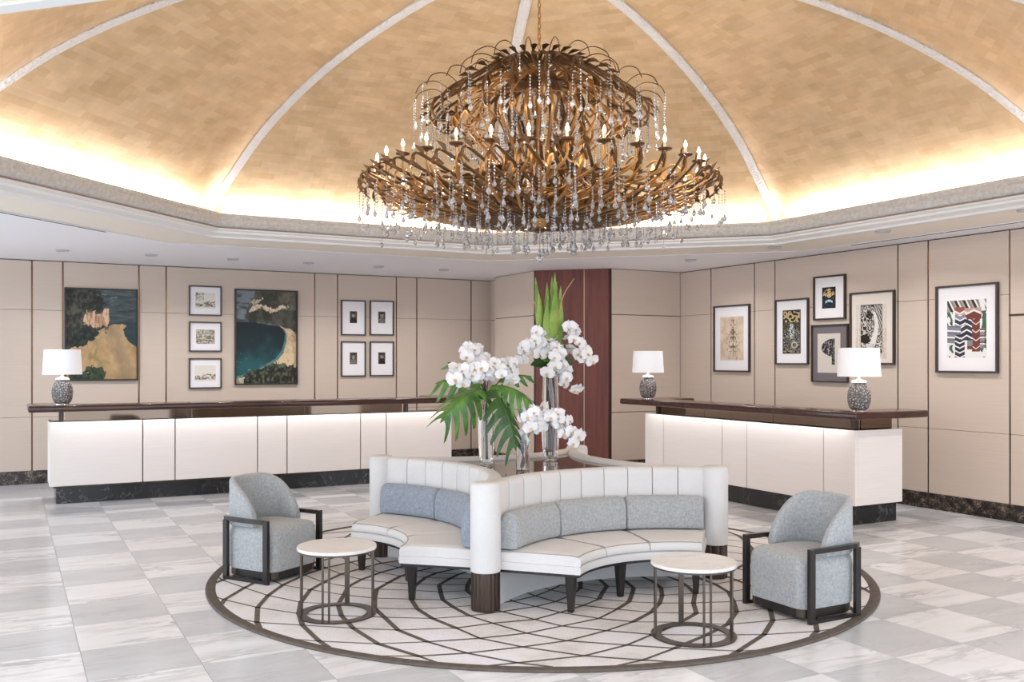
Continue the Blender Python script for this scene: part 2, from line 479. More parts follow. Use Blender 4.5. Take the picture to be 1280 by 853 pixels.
splay('wood_panel', 0.012, dlen*.655, .03, 0.02, CEIL - .006, M['mahogany'])
splay('wood_panel', dlen*.675, dlen - .012, .03, 0.02, CEIL - .006, M['mahogany'])
splay('brass_strip', dlen*.660, dlen*.670, .032, 0.02, CEIL - .006, M['brass'])

# ---- ceiling: soffit with octagonal opening, cornice, vault
def octv(rv, z, k):
    a = math.radians(22.5 + 45*k)
    return (OX + (rv + .10)*math.cos(a), OY + (rv + .10)*math.sin(a), z) if rv > .1 else (OX, OY, z)
def octring(prof, name, m, parent=None, smooth=False, closed=True):
    """profile list of (vertex radius, z) swept round the octagon"""
    mb = MB(); n = len(prof)
    for k in range(8): mb.v += [octv(r, z, k) for r, z in prof]
    for k in range(8):
        k2 = (k + 1) % 8
        for i in range(n if closed else n - 1):
            a, b = i, (i + 1) % n
            mb.f.append((k*n + a, k2*n + a, k2*n + b, k*n + b))
    return mb.build(name, m, parent, smooth=smooth)
RO = 5.0 / math.cos(PI/8)
bm = bmesh.new()
outer = [bm.verts.new(p) for p in ((FX0, FY0, CEIL), (FX1 + .1, FY0, CEIL), (FX1 + .1, FY1 + .1, CEIL), (FX0, FY1 + .1, CEIL))]
inner = [bm.verts.new(octv(RO, CEIL, k)) for k in range(8)]
ed = [bm.edges.new((a, b)) for a, b in zip(outer, outer[1:] + outer[:1])] + [bm.edges.new((a, b)) for a, b in zip(inner, inner[1:] + inner[:1])]
bmesh.ops.triangle_fill(bm, use_beauty=True, edges=ed)
ext = bmesh.ops.extrude_face_region(bm, geom=list(bm.faces))
bmesh.ops.translate(bm, vec=(0, 0, .06), verts=[g for g in ext['geom'] if isinstance(g, bmesh.types.BMVert)])
bmesh.ops.recalc_face_normals(bm, faces=bm.faces)
me = bpy.data.meshes.new('ceiling'); bm.to_mesh(me); bm.free(); me.materials.append(M['soffit'])
ceiling = struct(bpy.data.objects.new('ceiling', me)); COL.objects.link(ceiling)
octring([(4.55, CEIL + .004), (RO - .006, CEIL + .004), (RO - .006, CEIL + .06), (4.55, CEIL + .06)], 'cream_soffit_ring', M['soffit_in'], ceiling)
# cornice
struct(octring([(4.33, 3.335), (4.325, 3.31), (4.35, 3.285), (4.34, 3.25), (4.375, 3.20), (4.40, 3.185), (4.45, 3.185), (4.45, 3.335)], 'trim_1', M['ornate'], None, 30))
struct(octring([(4.385, 3.185), (4.39, 3.178), (4.45, 3.178), (4.45, 3.185)], 'trim_2', M['brass']))
struct(octring([(4.40, 3.178), (4.40, 3.160), (4.44, 3.150), (4.45, 3.130), (4.50, 3.115), (4.53, 3.105), (4.545, 3.085), (4.62, 3.085), (4.62, 3.178)], 'trim_3', M['cornice'], None, 30))
octring([(4.46, 3.20), (4.95, 3.20), (4.95, 3.23), (4.46, 3.23)], 'cove_shelf', M['cornice'], ceiling)
# vault
PROF = smoothpath([(4.74, 0, 3.23), (4.64, 0, 3.34), (4.45, 0, 3.51), (4.02, 0, 3.83), (3.6, 0, 4.12), (3.1, 0, 4.38), (2.55, 0, 4.60), (1.9, 0, 4.79), (1.1, 0, 4.95), (0.02, 0, 5.04)], 40)
for k in range(8):
    k2 = k + 1
    me = bpy.data.meshes.new('vault_panel')
    vs, fs, uvs = [], [], []
    NS = 6; arc = 0
    for i, p in enumerate(PROF):
        if i: arc += (p - PROF[i-1]).length
        a = Vector(octv(p.x, p.z, k)); b = Vector(octv(p.x, p.z, k2)); hw = (b - a).length / 2
        for s in range(NS + 1):
            t = s / NS
            vs.append(a.lerp(b, t)); uvs.append(((t - .5)*2*hw + 5.3*k, arc))
    n = NS + 1
    for i in range(len(PROF) - 1):
        for s in range(NS):
            fs.append((i*n+s, (i+1)*n+s, (i+1)*n+s+1, i*n+s+1))
    me.from_pydata(vs, [], fs)
    ul = me.uv_layers.new(name='UVMap')
    for lp in me.loops: ul.data[lp.index].uv = uvs[lp.vertex_index]
    me.polygons.foreach_set('use_smooth', [True]*len(me.polygons))
    me.materials.append(M['gold_leaf'])
    o = bpy.data.objects.new('vault_panel', me); COL.objects.link(o); o.parent = ceiling
    # plaster rib on the seam
    a = math.radians(22.5 + 45*k)
    mb = MB(); rings = []
    t = Vector((-math.sin(a), math.cos(a), 0)); rad = Vector((math.cos(a), math.sin(a), 0))
    for i, p in enumerate(PROF):
        q = PROF[min(i+1, len(PROF)-1)] - PROF[max(i-1, 0)]
        nrm = Vector((q.z, 0, -q.x)).normalized()
        if nrm.z > 0: nrm = -nrm                     # towards the room
        nv = rad*nrm.x + Vector((0, 0, nrm.z))
        c = Vector(octv(p.x, p.z, k)); w = 0.052; h = 0.035
        rings.append([c - t*w - nv*.03, c - t*w + nv*h*.6, c - t*w*.55 + nv*h, c + t*w*.55 + nv*h, c + t*w + nv*h*.6, c + t*w - nv*.03])
    mb.loft(rings)
    mb.build('vault_rib', M['plaster'], ceiling, smooth=30)
# slot diffusers in the soffit
def slot(name, k, t0, t1, label):
    a = math.radians(45*k); n = Vector((math.cos(a), math.sin(a), 0)); t = Vector((-math.sin(a), math.cos(a), 0))
    o = thing(name, label, 'air vent', (OX + n.x*5.12, OY + n.y*5.12, CEIL), a)
    box('slot_frame', (-.035, .035, t0, t1, -.006, -.001), M['soffit'], o)
    L = t1 - t0; N = max(4, int(L/.42))
    for q in range(N):
        u0 = t0 + .02 + q*(L-.02)/N; u1 = u0 + (L-.02)/N - .02
        box('slot_opening', (-.012, .012, u0, u1, -.0085, -.006), M['dark'], o)
    return o
slot('slot_diffuser', 3, -1.1, 2.0, 'long black slotted air vent in the white ceiling beside the left wall desk')
slot('slot_diffuser', 0, -2.0, 1.4, 'long black slotted air vent in the white ceiling above the abstract print')

# small fill lights added in the soffit to brighten walls, floor and seating
def fill_light(x, y, power, where):
    t = thing('fill_light', 'small round added fill light in the white ceiling %s' % where, 'fill_light', (x, y, CEIL), group='added fill lights ' + where)
    MB().lathe([(.070, -.001), (.070, -.016), (.073, -.016), (.082, -.001), (.070, -.001)], 24, cap=False).build('trim_ring', M['trim_grey'], t, smooth=40)
    MB().lathe([(.001, -.0010), (.022, -.0010), (.022, -.0016), (.001, -.0016)], 20).build('lens', M['lens'], t, smooth=40)
    l = bpy.data.lights.new('fill_light_beam', 'AREA'); l.shape = 'DISK'; l.size = .04; l.energy = power; l.color = (1.0, .975, .96); l.spread = math.radians(142)
    o = bpy.data.objects.new('fill_light_beam', l); COL.objects.link(o); o.parent = t; o.location = (0, 0, -.003)
M['trim_grey'] = mat('pale_grey_trim', (176, 173, 175), .6)
M['lens'] = emit('lit_fill_light_lens', (255, 250, 244), 1.0)
for q in range(6): fill_light(.6 + 1.05*q, 13.0, 10.5, 'along the long desk wall')
for q in range(4): fill_light(8.25, 5.3 + 1.6*q, 12.0, 'along the wall of prints')
for a, d in ((180, 4.62), (205, 4.9), (225, 4.62), (248, 4.9), (270, 4.62), (292, 4.9), (315, 4.62)):
    fill_light(OX + d*math.cos(math.radians(a)), OY + d*math.sin(math.radians(a)), 10.5, 'round the open side of the dome')
# ================================================================== RECEPTION DESKS
dl = thing('reception_desk', 'long white panelled reception desk below the two seascape paintings', 'desk', (0, 0, 0))
ZP0, ZP1 = .213, .972
GX = [.43, 1.454, 1.832, 2.849, 3.235, 4.248, 4.62, 5.62]
box('desk_body', (.47, 5.60, 12.25, 12.86, .19, .96), M['joint'], dl)
for a, b in zip(GX[:-1], GX[1:]):
    box('front_panel', (a + (.007 if a > .5 else 0), b - .007, 12.21, 12.25, ZP0, ZP1), M['white_lacquer'], dl, bevel=.003, bseg=1)
box('end_panel', (.43, .469, 12.252, 12.86, ZP0, ZP1), M['white_lacquer'], dl, bevel=.003, bseg=1)
box('end_panel', (5.601, 5.62, 12.252, 12.86, ZP0, ZP1), M['white_lacquer'], dl, bevel=.003, bseg=1)
xs = [.50] + [.50 + .62 + 1.02*q for q in range(5)] + [5.56]
for a, b in zip(xs[:-1], xs[1:]):
    box('plinth_slab', (a + .001, b - .001, 12.27, 12.80, .0005, .212), M['black_marble'], dl, bevel=.001, bseg=1)
ms = [.58, 2.05, 3.5, 4.95, 5.0, 5.45]
for a, b in ((.60, 2.05), (2.055, 3.5), (3.505, 4.9)):
    box('mirror_upstand', (a, b, 12.33, 12.345, .961, 1.098), M['bronze_mirror'], dl)
for x in (.53, 4.93):
    box('support_post', (x, x + .05, 12.30, 12.36, .961, 1.099), M['joint'], dl)
dt = thing('desk_top', 'long dark walnut counter top with rounded edge on the desk below the seascapes', 'counter top')
def u_top(outline, name, m, parent, z0=1.10, z1=1.175):
    mb = MB(); mb.loft([[(x, y, z0) for x, y in outline], [(x, y, z1) for x, y in outline]])
    return mb.build(name, m, parent, bevel=.022, bseg=3, smooth=35)
u_top([(.20, 12.03), (5.86, 12.03), (5.86, 13.0), (5.43, 13.0), (5.43, 12.52), (.62, 12.52), (.62, 12.9), (.20, 12.9)], 'top_slab', M['desk_wood'], dt)

dr = thing('reception_desk', 'shorter white panelled reception desk below the prints in thin frames', 'desk', (0, 0, 0))
GY = [6.714, 7.14, 8.311, 8.736, 9.889, 10.294]
box('desk_body', (7.66, 8.30, 6.75, 10.27, .19, .965), M['joint'], dr)
for a, b in zip(GY[:-1], GY[1:]):
    box('front_panel', (7.62, 7.66, a + (.006 if a > 6.8 else 0), b - .006, .207, .982), M['white_lacquer'], dr, bevel=.003, bseg=1)
box('end_panel', (7.661, 8.329, 6.714, 6.749, .207, .982), M['white_lacquer'], dr, bevel=.003, bseg=1)
ys = [6.775, 7.45, 8.5, 9.5, 10.25]
for a, b in zip(ys[:-1], ys[1:]):
    box('plinth_slab', (7.67, 8.31, a + .001, b - .001, .0005, .206), M['black_marble'], dr, bevel=.001, bseg=1)
for a, b in ((6.86, 8.0), (8.005, 9.2), (9.205, 10.1)):
    box('mirror_upstand', (7.74, 7.755, a, b, .966, 1.098), M['bronze_mirror'], dr)
box('mirror_upstand', (7.80, 8.27, 6.80, 6.815, .966, 1.098), M['bronze_mirror'], dr)
box('support_post', (7.70, 7.76, 6.785, 6.845, .966, 1.099), M['desk_wood'], dr)
box('support_post', (7.72, 7.77, 10.12, 10.18, .966, 1.099), M['joint'], dr)
dt2 = thing('desk_top', 'dark walnut counter top with returns at both ends, on the desk below the prints', 'counter top')
u_top([(7.47, 6.58), (8.58, 6.58), (8.58, 7.0), (7.95, 7.0), (7.95, 10.25), (8.45, 10.25), (8.45, 10.68), (7.47, 10.68)], 'top_slab', M['desk_wood'], dt2)

# ================================================================== TABLE LAMPS
def lamp_body():
    seg, rows = 84, 48; rings = []
    for i in range(rows + 1):
        t = i / rows; z = .012 + t*.285
        r = .078 + .036*math.sin(PI*min(1, t*1.05))**.8 if t < .93 else .078 + .036*math.sin(PI*.9765)**.8
        if t > .88: r *= 1 - (t - .88)*2.6
        if t < .10: r *= .80 + 2.0*t
        ring = []
        for k in range(seg):
            q = r + (.006*(abs(math.sin(k/seg*PI*14 + i*PI/6))*abs(math.sin(k/seg*PI*14 - i*PI/6)) - .4) if .06 < t < .9 else 0)
            ring.append((q*math.cos(2*PI*k/seg), q*math.sin(2*PI*k/seg), z))
        rings.append(ring)
    return MB().loft(rings)
def make_lamp(label):
    t = thing('table_lamp', label, 'lamp', group='table lamps on the reception desks')
    MB().lathe([(.07, .0005), (.085, .002), (.082, .014), (.07, .018)], 28).build('foot', M['chrome'], t, smooth=True)
    lamp_body().build('glass_base', M['smoke_glass'], t, smooth=25)
    MB().lathe([(.075, .292), (.082, .300), (.070, .318), (.048, .326), (.03, .330), (.03, .340), (.012, .343), (.010, .40), (.004, .41)], 28).build('neck_cap', M['chrome'], t, smooth=True)
    MB().lathe([(.215, .362), (.198, .655), (.194, .655), (.211, .362), (.215, .362)], 48, cap=False).build('lamp_shade', M['shade'], t, smooth=50)
    MB().lathe([(.022, .40), (.034, .44), (.03, .48), (.01, .50)], 16).build('bulb', M['bulb'], t, smooth=True)
    l = bpy.data.lights.new('lamp_glow', 'POINT'); l.energy = 2.2; l.shadow_soft_size = .04; l.color = (1, .95, .9)
    lo = bpy.data.objects.new('lamp_glow', l); COL.objects.link(lo); lo.parent = t; lo.location = (0, 0, .55)
    return t
lamp0 = make_lamp('white-shaded glass table lamp in front of the sandy beach painting')
lamp0.location = (.565, 12.22, 1.175)
for loc, lab in (((7.70, 6.735, 1.175), 'white-shaded glass table lamp in front of the black half-fan print'),
                 ((7.70, 10.33, 1.175), 'white-shaded glass table lamp on the counter end near the mahogany panels')):
    c = copy_tree(lamp0); c.location = loc; c['label'] = lab
# ================================================================== PICTURES
def vnoise(x, y, z=0.0): return noise.noise(Vector((x, y, z)))
def fbm(x, y, z=0.0, o=4):
    s = 0; a = .5; f = 1
    for _ in range(o):
        s += a*noise.noise(Vector((x*f, y*f, z + 7.3*f))); a *= .5; f *= 2.1
    return s
D_ = math.radians
def mixc(a, b, t):
    t = max(0, min(1, t)); return tuple(p + (q - p)*t for p, q in zip(a, b))
def sstep(a, b, x):
    t = max(0, min(1, (x - a)/(b - a))); return t*t*(3 - 2*t)
def poly_in(pts, x, y):
    c = False; n = len(pts)
    for i in range(n):
        x1, y1 = pts[i]; x2, y2 = pts[(i+1) % n]
        if (y1 > y) != (y2 > y) and x < (x2-x1)*(y-y1)/(y2-y1) + x1: c = not c
    return c
COLMAT = bpy.data.materials.new('printed_picture'); COLMAT.use_nodes = True
_b = COLMAT.node_tree.nodes['Principled BSDF']; _b.inputs['Roughness'].default_value = .55; _b.inputs['Specular IOR Level'].default_value = .3
_a = COLMAT.node_tree.nodes.new('ShaderNodeVertexColor'); _a.layer_name = 'Col'
COLMAT.node_tree.links.new(_a.outputs['Color'], _b.inputs['Base Color'])

def beach(u, v):
    n = fbm(u*5, v*5, 1); n2 = fbm(u*22, v*22, 2, 3)
    c = mixc((96, 106, 108), (48, 62, 66), .5 + 1.2*fbm(u*4, v*26, 3, 3) + (.85 - v)*1.2)      # sea
    c = mixc(c, (150, 160, 162), sstep(.12, .5, fbm(u*7 + v*6, v*40, 4, 3))*sstep(.6, .95, v)*.8)
    c = mixc(c, (32, 62, 66), sstep(.70, .5, v)*.8)
    if u + n*.35 + n2*.15 < .42 + (.95 - v)*.45 and v > .35: c = mixc((44, 46, 40), (92, 88, 74), .4 + n2*1.8 + n)
    cl = [(.24, .62), (.26, .74), (.34, .77), (.45, .73), (.54, .80), (.60, .76), (.60, .62), (.48, .59), (.38, .57), (.30, .60)]
    if poly_in(cl, u + n*.06, v + n2*.08): c = mixc((228, 186, 146), (158, 104, 72), .3 + 1.6*fbm(u*28, v*7, 5, 3) + n2)
    sand = [(-.05, -.05), (-.05, .30), (.10, .36), (.22, .42), (.42, .53), (.55, .58), (.66, .62), (.80, .625), (.86, .605), (.80, .56), (.82, .49), (.90, .42), (1.05, .36), (1.05, -.05)]
    if poly_in(sand, u + n*.03, v + n*.03):
        c = mixc((206, 168, 112), (172, 130, 82), .4 + n*1.1 + n2*.5)
        c = mixc(c, (136, 112, 88), sstep(.16, .0, abs(u - .78 + (v-.25)*.5 + n*.2))*.5)
        c = mixc(c, (128, 118, 66), sstep(.10, .0, abs(u - .40 - (.5 - v)*.3 + n*.5))*.5)
        if v > .5 and n2 > .08 and u < .6: c = (110, 84, 66)
    for bx, by, rx, ry in ((.14, .43, .17, .075), (.30, .50, .15, .085), (.12, .40, .10, .05)):
        if ((u - bx)/rx)**2 + ((v - by)/ry)**2 < 1 + n2*1.5 + n*.6: c = mixc((28, 36, 32), (54, 66, 54), .4 + n2*2)
    for bx, by, rx, ry in ((.40, .06, .16, .085), (.2, .03, .18, .06)):
        if ((u - bx)/rx)**2 + ((v - by)/ry)**2 < 1 + n2*1.8: c = mixc((34, 50, 34), (70, 90, 56), .4 + n2*2)
    return c
def bay(u, v):
    n = fbm(u*4, v*5, 11); n2 = fbm(u*24, v*26, 12, 3)
    c = mixc((66, 74, 80), (128, 140, 148), sstep(.55, 1.0, v + 1.0*fbm(u*5, v*40, 13, 3)))
    land = [(.34, 1.05), (.26, .90), (.18, .80), (.14, .70), (.30, .66), (.50, .635), (.70, .62), (.85, .62), (1.05, .55), (1.05, 1.05)]
    if poly_in(land, u + n*.08, v + n*.06):
        c = mixc((116, 108, 92), (70, 66, 54), .5 + n*1.3 + n2)
        if v < .80: c = mixc((88, 86, 72), (54, 56, 48), .5 + n*1.4 + n2 + .35*math.sin(u*26 + n*4))
    cl = [(.20, .76), (.24, .82), (.36, .86), (.44, .84), (.54, .82), (.62, .80), (.70, .84), (.84, .86), (.86, .82), (.72, .80), (.60, .765), (.52, .79), (.40, .82), (.28, .78)]
    if poly_in(cl, u + n2*.08, v + n2*.06): c = mixc((236, 214, 180), (196, 160, 122), .3 + n2*2)
    if poly_in([(.22, .86), (.30, .92), (.44, .91), (.36, .87), (.28, .84)], u + n2*.1, v + n2*.08): c = mixc((226, 208, 172), (140, 128, 100), .3 + n2*2)
    water = [(-.05, .66), (.30, .66), (.55, .63), (.72, .62), (.80, .585), (.84, .53), (.83, .45), (.78, .34), (.68, .25), (.55, .20), (.38, .14), (.22, .09), (-.05, .05)]
    inw = poly_in(water, u, v)
    beachp = [(.72, .63), (.80, .60), (.90, .60), (1.05, .50), (1.05, .12), (.92, .10), (.80, .18), (.60, .22), (.70, .26), (.78, .33), (.83, .45), (.84, .53)]
    if poly_in(beachp, u + n2*.02, v): c = mixc((226, 194, 148), (168, 138, 100), .2 + n*1.0 + n2 + max(0, u - .9)*5)
    if inw:
        c = mixc((24, 44, 50), (30, 92, 96), sstep(.55, .15, v + n*.35))
        c = mixc(c, (14, 30, 38), sstep(.4, .66, v)*.5)
        c = mixc(c, (150, 196, 192), sstep(.22, .5, fbm(u*12 + v*20, v*34 - u*14, 15, 3))*sstep(.45, .1, v)*.7)
        if poly_in(water, u + .03, v - .015) is False: c = mixc(c, (110, 170, 160), .6)
    if v < .04 + .17*math.sin(max(0, min(1, u))*2.2) + n2*.10 and u > .12: c = mixc((34, 36, 28), (104, 108, 78), .28 + n2*2.4 + n*.8)
    elif v < .06 + u*.05 and u < .5: c = mixc((214, 200, 170), (150, 140, 112), .4 + n2*2)
    return c
def sketch(seed, warm, sky=.62):
    def f(u, v):
        p = (232, 222, 210); n = fbm(u*9, v*11, seed); n2 = fbm(u*34, v*36, seed+1, 3)
        h = .42 + .22*fbm(u*3, .5, seed+2, 3)*1.8
        d = 0
        if v < h and v > .10: d = sstep(.02, .25, n2*.9 + n*.9 + .12)
        if u < .42 and v > .5 and warm == 0: d = max(d, sstep(.0, .2, n2 + n*.8))
        if warm == 1: d = max(d, .55 + n2 + n*.7)
        return mixc(p, (104, 88, 62) if warm != 1 else mixc((186, 166, 128), (76, 70, 54), .5 + n*1.6 + n2), d*.95)
    return f
def portrait(seed):
    def f(u, v):
        n2 = fbm(u*12, v*14, seed, 3)
        e = ((u - .52)/.24)**2 + ((v - .66)/.2)**2
        b = ((u - .5)/.42)**2 + ((v - .12)/.40)**2
        c = (88, 80, 72)
        if b < 1: c = (48, 42, 40) if seed % 2 else (150, 140, 128)
        if e < 1: c = (188, 172, 158)
        if e < 1.5 and v > .76: c = (60, 52, 46)
        return mixc(c, (30, 26, 24), .25 + n2*1.4)
    return f
def bark(u, v):
    n = fbm(u*5, v*6, 31); n2 = fbm(abs(u - .55)*16, v*30, 32, 4); n3 = fbm(u*40, v*8, 33, 3)
    c = mixc((230, 208, 184), (206, 170, 138), .4 + n*1.2 + n3*.8)
    d = sstep(.10, .5, n2*1.3 + .30 - abs(u - .55)*1.5 - abs(v - .5)*.5)
    c = mixc(c, (96, 70, 54), d*.85)
    if abs(u - .56) < .014 and .10 < v < .92 and n2 > -.2: c = mixc(c, (84, 62, 50), .8)
    if min(u, 1-u, v, 1-v) < .015 + .04*abs(n2): c = (232, 226, 222)
    return c
def tall(u, v):
    if min(u, 1-u) < .05 or min(v, 1-v) < .03: return (58, 52, 44)
    n = vnoise(u*9, v*22, 41); n2 = fbm(u*16, v*34, 42, 2)
    c = (30, 28, 26)
    if v > .72: c = (200, 172, 116) if vnoise(u*8, v*16, 43) > -.05 else (34, 30, 28)
    elif abs(math.sin((n*3 + v*9 + abs(u - .5)*7)*2.2)) < .38: c = (196, 190, 170) if v < .55 else (150, 130, 90)
    if ((u - .5)/.14)**2 + ((v - .52)/.18)**2 < 1: c = (206, 214, 214) if n2 > -.05 else (60, 70, 72)
    if ((u - .66)/.2)**2 + ((v - .2)/.09)**2 < 1 and abs(math.hypot((u-.66)/.2, (v-.2)/.09) - .7) < .18: c = (190, 186, 168)
    if v < .07 : c = (176, 160, 120) if n > 0 else (40, 36, 32)
    return c
def palm(u, v):
    if min(u, 1-u) < .06 or min(v, 1-v) < .04: return (26, 26, 30)
    n = vnoise(u*14, v*14, 51)
    c = (226, 190, 124) if ((u - .5)/.43)**2 + (max(0, v - .60)/.33)**2 < 1 and v > .44 else (26, 28, 34)
    if v > .44 and c[0] > 100:
        for pxx, py, hh in ((.30, .78, 1), (.72, .80, -1)):
            if abs(u - pxx - (py - v)*.16*hh) < .02 and v < py: c = (24, 26, 30)
            dx, dy = u - pxx, v - py
            for a in (10, 50, 95, 135, 175, 215, -35):
                ca, sa = math.cos(D_(a)), math.sin(D_(a))
                t = dx*ca + dy*sa*.8; w = -dx*sa + dy*ca + .9*t*t
                if 0 < t < .19 and abs(w) < .018: c = (24, 26, 30)
        if v < .56 + .06*math.sin(u*9) and n > -.35: c = (26, 30, 34)
    if v < .46: c = (36, 62, 84) if math.sin(v*60 + u*8 + n*5) > .1 else (20, 28, 38)
    if abs(v - .26 - .10*math.sin((u - .2)*5)) < .05 and .24 < u < .78 and n > -.3: c = (200, 222, 232)
    if v < .10: c = (66, 74, 78) if n > .1 else (22, 24, 28)
    return c
def fan(u, v):
    c = (216, 204, 192)
    n = fbm(u*26, v*24, 61, 3)
    if ((u - .74)/.56)**2 + ((v - .64)/.23)**2 < 1 and u < .76: c = (44, 42, 44) if n > -.12 else (168, 160, 156)
    if .63 < u < .76 and .20 < v < .86 and not (v > .86): c = (44, 42, 44) if n > -.14 else (150, 144, 140)
    return c
def bird(u, v):
    n = vnoise(u*10, v*14, 71); n2 = fbm(u*30, v*34, 72, 3)
    paper = (224, 212, 200)
    if u < .16 or u > .86 or v < .10:
        k = sstep(.0, .3, n2*1.5 + n*.2) if v < .55 else 0
        return mixc(paper, (212, 176, 140), k)
    c = (46, 42, 40)
    st = math.sin((math.hypot(u - .55, v - .8)*9 + n*1.2)*PI*2.4)
    if st > .1: c = (206, 196, 184)
    if u > .58 and v > .55: c = (196, 188, 178) if math.sin((u*3 + v*2)*30 + n*3) > -.2 else (70, 64, 60)
    cx = .56 + .12*math.sin((v - .3)*5)
    if abs(u - cx) < .09*(1.15 - v) + .015 and .28 < v < .86: c = (232, 226, 218)
    if ((u - .46)/.10)**2 + ((v - .80)/.07)**2 < 1 and n2 > -.2: c = (36, 32, 30)
    if ((u - .30)/.16)**2 + ((v - .36)/.09)**2 < 1: c = (34, 30, 30)
    if abs(v - (.24 + .25*(u - .5)**2)) < .035: c = (220, 212, 202) if n2 > -.12 else (60, 56, 54)
    if v < .20: c = (190, 180, 168) if n2 > -.02 else (50, 46, 44)
    if min(u - .16, .86 - u) < .012 or v > .985: c = (52, 46, 44)
    return c
def abstract(u, v):
    W = (236, 234, 230); navy = (44, 46, 66); mar = (128, 56, 44); gr = (136, 134, 146); pk = (196, 156, 146); gn = (58, 104, 74); bk = (46, 48, 44)
    def chev(u0, u1, a, sp, off, col, alt, th=.26):
        t = (u - u0)/(u1 - u0); s = (v - a*abs(t - .5)*2 + off)/sp
        return W if (s % 1) < th else (col if int(math.floor(s)) % 2 == 0 else alt)
    c = W
    if v > .80:
        s = (u*2.3 + v*1.6) % .5
        c = bk if s < .17 else (W if s < .27 else ((128, 132, 126) if s < .4 else pk))
        if u > .82 and abs(u - .9 + (v-.9)*.3) < .06: c = W
    elif v < .22 and (u < .22 or u > .78):
        c = gn if vnoise(u*12, v*9, 81) > .05 else W
    elif u < .14 or u > .88:
        c = (gn if vnoise(u*10, v*8, 82) > 0 else (bk if vnoise(u*9, v*9, 83) > .1 else W))
    if u < .40 and .22 < v < .56:
        q = (v + u*.06) % .115
        c = W if q < .028 else (gr if q < .08 else (112, 112, 128))
    if .20 < u < .46 and v < .40: c = chev(.20, .46, .045, .085, .02, navy, navy, .30)
    if .36 < u < .66 and .30 < v < .74: c = chev(.36, .66, -.06, .10, .03, navy, (58, 58, 72), .28)
    if .20 < u < .48 and .56 < v < .76: c = chev(.20, .48, .05, .09, .0, navy, gr, .28)
    if .64 < u < .84 and v < .70 and v > .10: c = chev(.64, .84, .05, .14, .0, mar, mar, .12)
    if .52 < u < .66 and .14 < v < .30: c = gr if v > .2 else mar
    if .50 < u < .88 and .66 < v < .86: c = chev(.50, .88, -.06, .16, .0, mar, pk, .2)
    if .20 < u < .46 and .74 < v < .88: c = chev(.20, .46, .05, .13, .03, (160, 78, 64), pk, .22)
    if .84 < u < .96 and .16 < v < .5: c = gr if (v*9) % 1 > .4 else (mar if (v*9) % 1 > .2 else W)
    return c

def picture(axis, a0, a1, z0, z1, func, label, fm, mm, img, fw=.02, dep=.032, res=60, group=None, name='framed_print'):
    """img = (l, r, b, t) margins of the image as fractions of the framed opening"""
    w, h = a1 - a0, z1 - z0
    t = thing(name, label, 'picture', group=group)
    if axis == 'X': t.location = (a0, YL - .0225, z0)
    else:           t.location = (XR - .0225, a1, z0); t.rotation_euler = (0, 0, -PI/2)
    mb = MB()
    for b in ((0, w, -dep, 0, 0, fw), (0, w, -dep, 0, h - fw, h), (0, fw, -dep, 0, fw, h - fw), (w - fw, w, -dep, 0, fw, h - fw)): mb.box(*b)
    mb.build('frame', fm, t)
    l, r, b, tp = img
    if mm is not None: box('mount', (fw, w - fw, -.012, -.001, fw, h - fw), mm, t)
    iw, ih = w - 2*fw, h - 2*fw
    x0, x1, y0, y1 = fw + l*iw, w - fw - r*iw, fw + b*ih, h - fw - tp*ih
    nx = res; ny = max(4, int(res*(y1 - y0)/(x1 - x0)))
    vs = [(x0 + (x1 - x0)*i/nx, -.0135, y0 + (y1 - y0)*j/ny) for j in range(ny+1) for i in range(nx+1)]
    fs = [(j*(nx+1)+i, j*(nx+1)+i+1, (j+1)*(nx+1)+i+1, (j+1)*(nx+1)+i) for j in range(ny) for i in range(nx)]
    n0 = len(vs)
    vs += [(x0, -.002, y0), (x1, -.002, y0), (x1, -.002, y1), (x0, -.002, y1)]
    c = [0, nx, ny*(nx+1)+nx, ny*(nx+1)]
    fs += [(c[0], n0, n0+1, c[1]), (c[1], n0+1, n0+2, c[2]), (c[2], n0+2, n0+3, c[3]), (c[3], n0+3, n0, c[0])]
    me = bpy.data.meshes.new('image'); me.from_pydata(vs, [], fs)
    ca = me.color_attributes.new('Col', 'FLOAT_COLOR', 'POINT')
    cols = []
    for j in range(ny+1):
        for i in range(nx+1):
            c3 = func(i/nx, j/ny); g = .3*c3[0] + .55*c3[1] + .15*c3[2]
            cols += lin(tuple((q + (g - q)*.2)*.96 for q in c3))
    cols += [.2, .2, .2, 1]*4
    ca.data.foreach_set('color', cols)
    me.materials.append(COLMAT)
    o = bpy.data.objects.new('image', me); COL.objects.link(o); o.parent = t
    return t
FD, FB = M['frame_dark'], M['frame_black']
picture('X', .69, 1.655, 1.413, 2.725, beach, 'large oil painting of a sandy track and orange cliffs by dark water', FB, None, (0,0,0,0), .022, .04, 150, name='framed_painting')
picture('X', 3.02, 3.985, 1.33, 2.79, bay, 'large oil painting of a teal bay curving round a pale beach', FB, None, (0,0,0,0), .022, .04, 150, name='framed_painting')
G = 'three small landscape sketches in a column'
picture('X', 2.356, 2.829, 2.37, 2.818, sketch(101, 0), 'small framed sketch of trees and hills, top of the column of three', FD, M['mat_white'], (.17, .17, .22, .20), .02, .03, 70, G)
picture('X', 2.356, 2.829, 1.832, 2.28, sketch(111, 1), 'small framed picture of an ochre hillside, middle of the column of three', FD, M['mat_white'], (.19, .19, .24, .24), .02, .03, 70, G)
picture('X', 2.356, 2.829, 1.282, 1.736, sketch(121, 2), 'small framed sketch of a wooded headland, bottom of the column of three', FD, M['mat_white'], (.15, .15, .22, .22), .02, .03, 70, G)
G = 'four small portraits in a square'
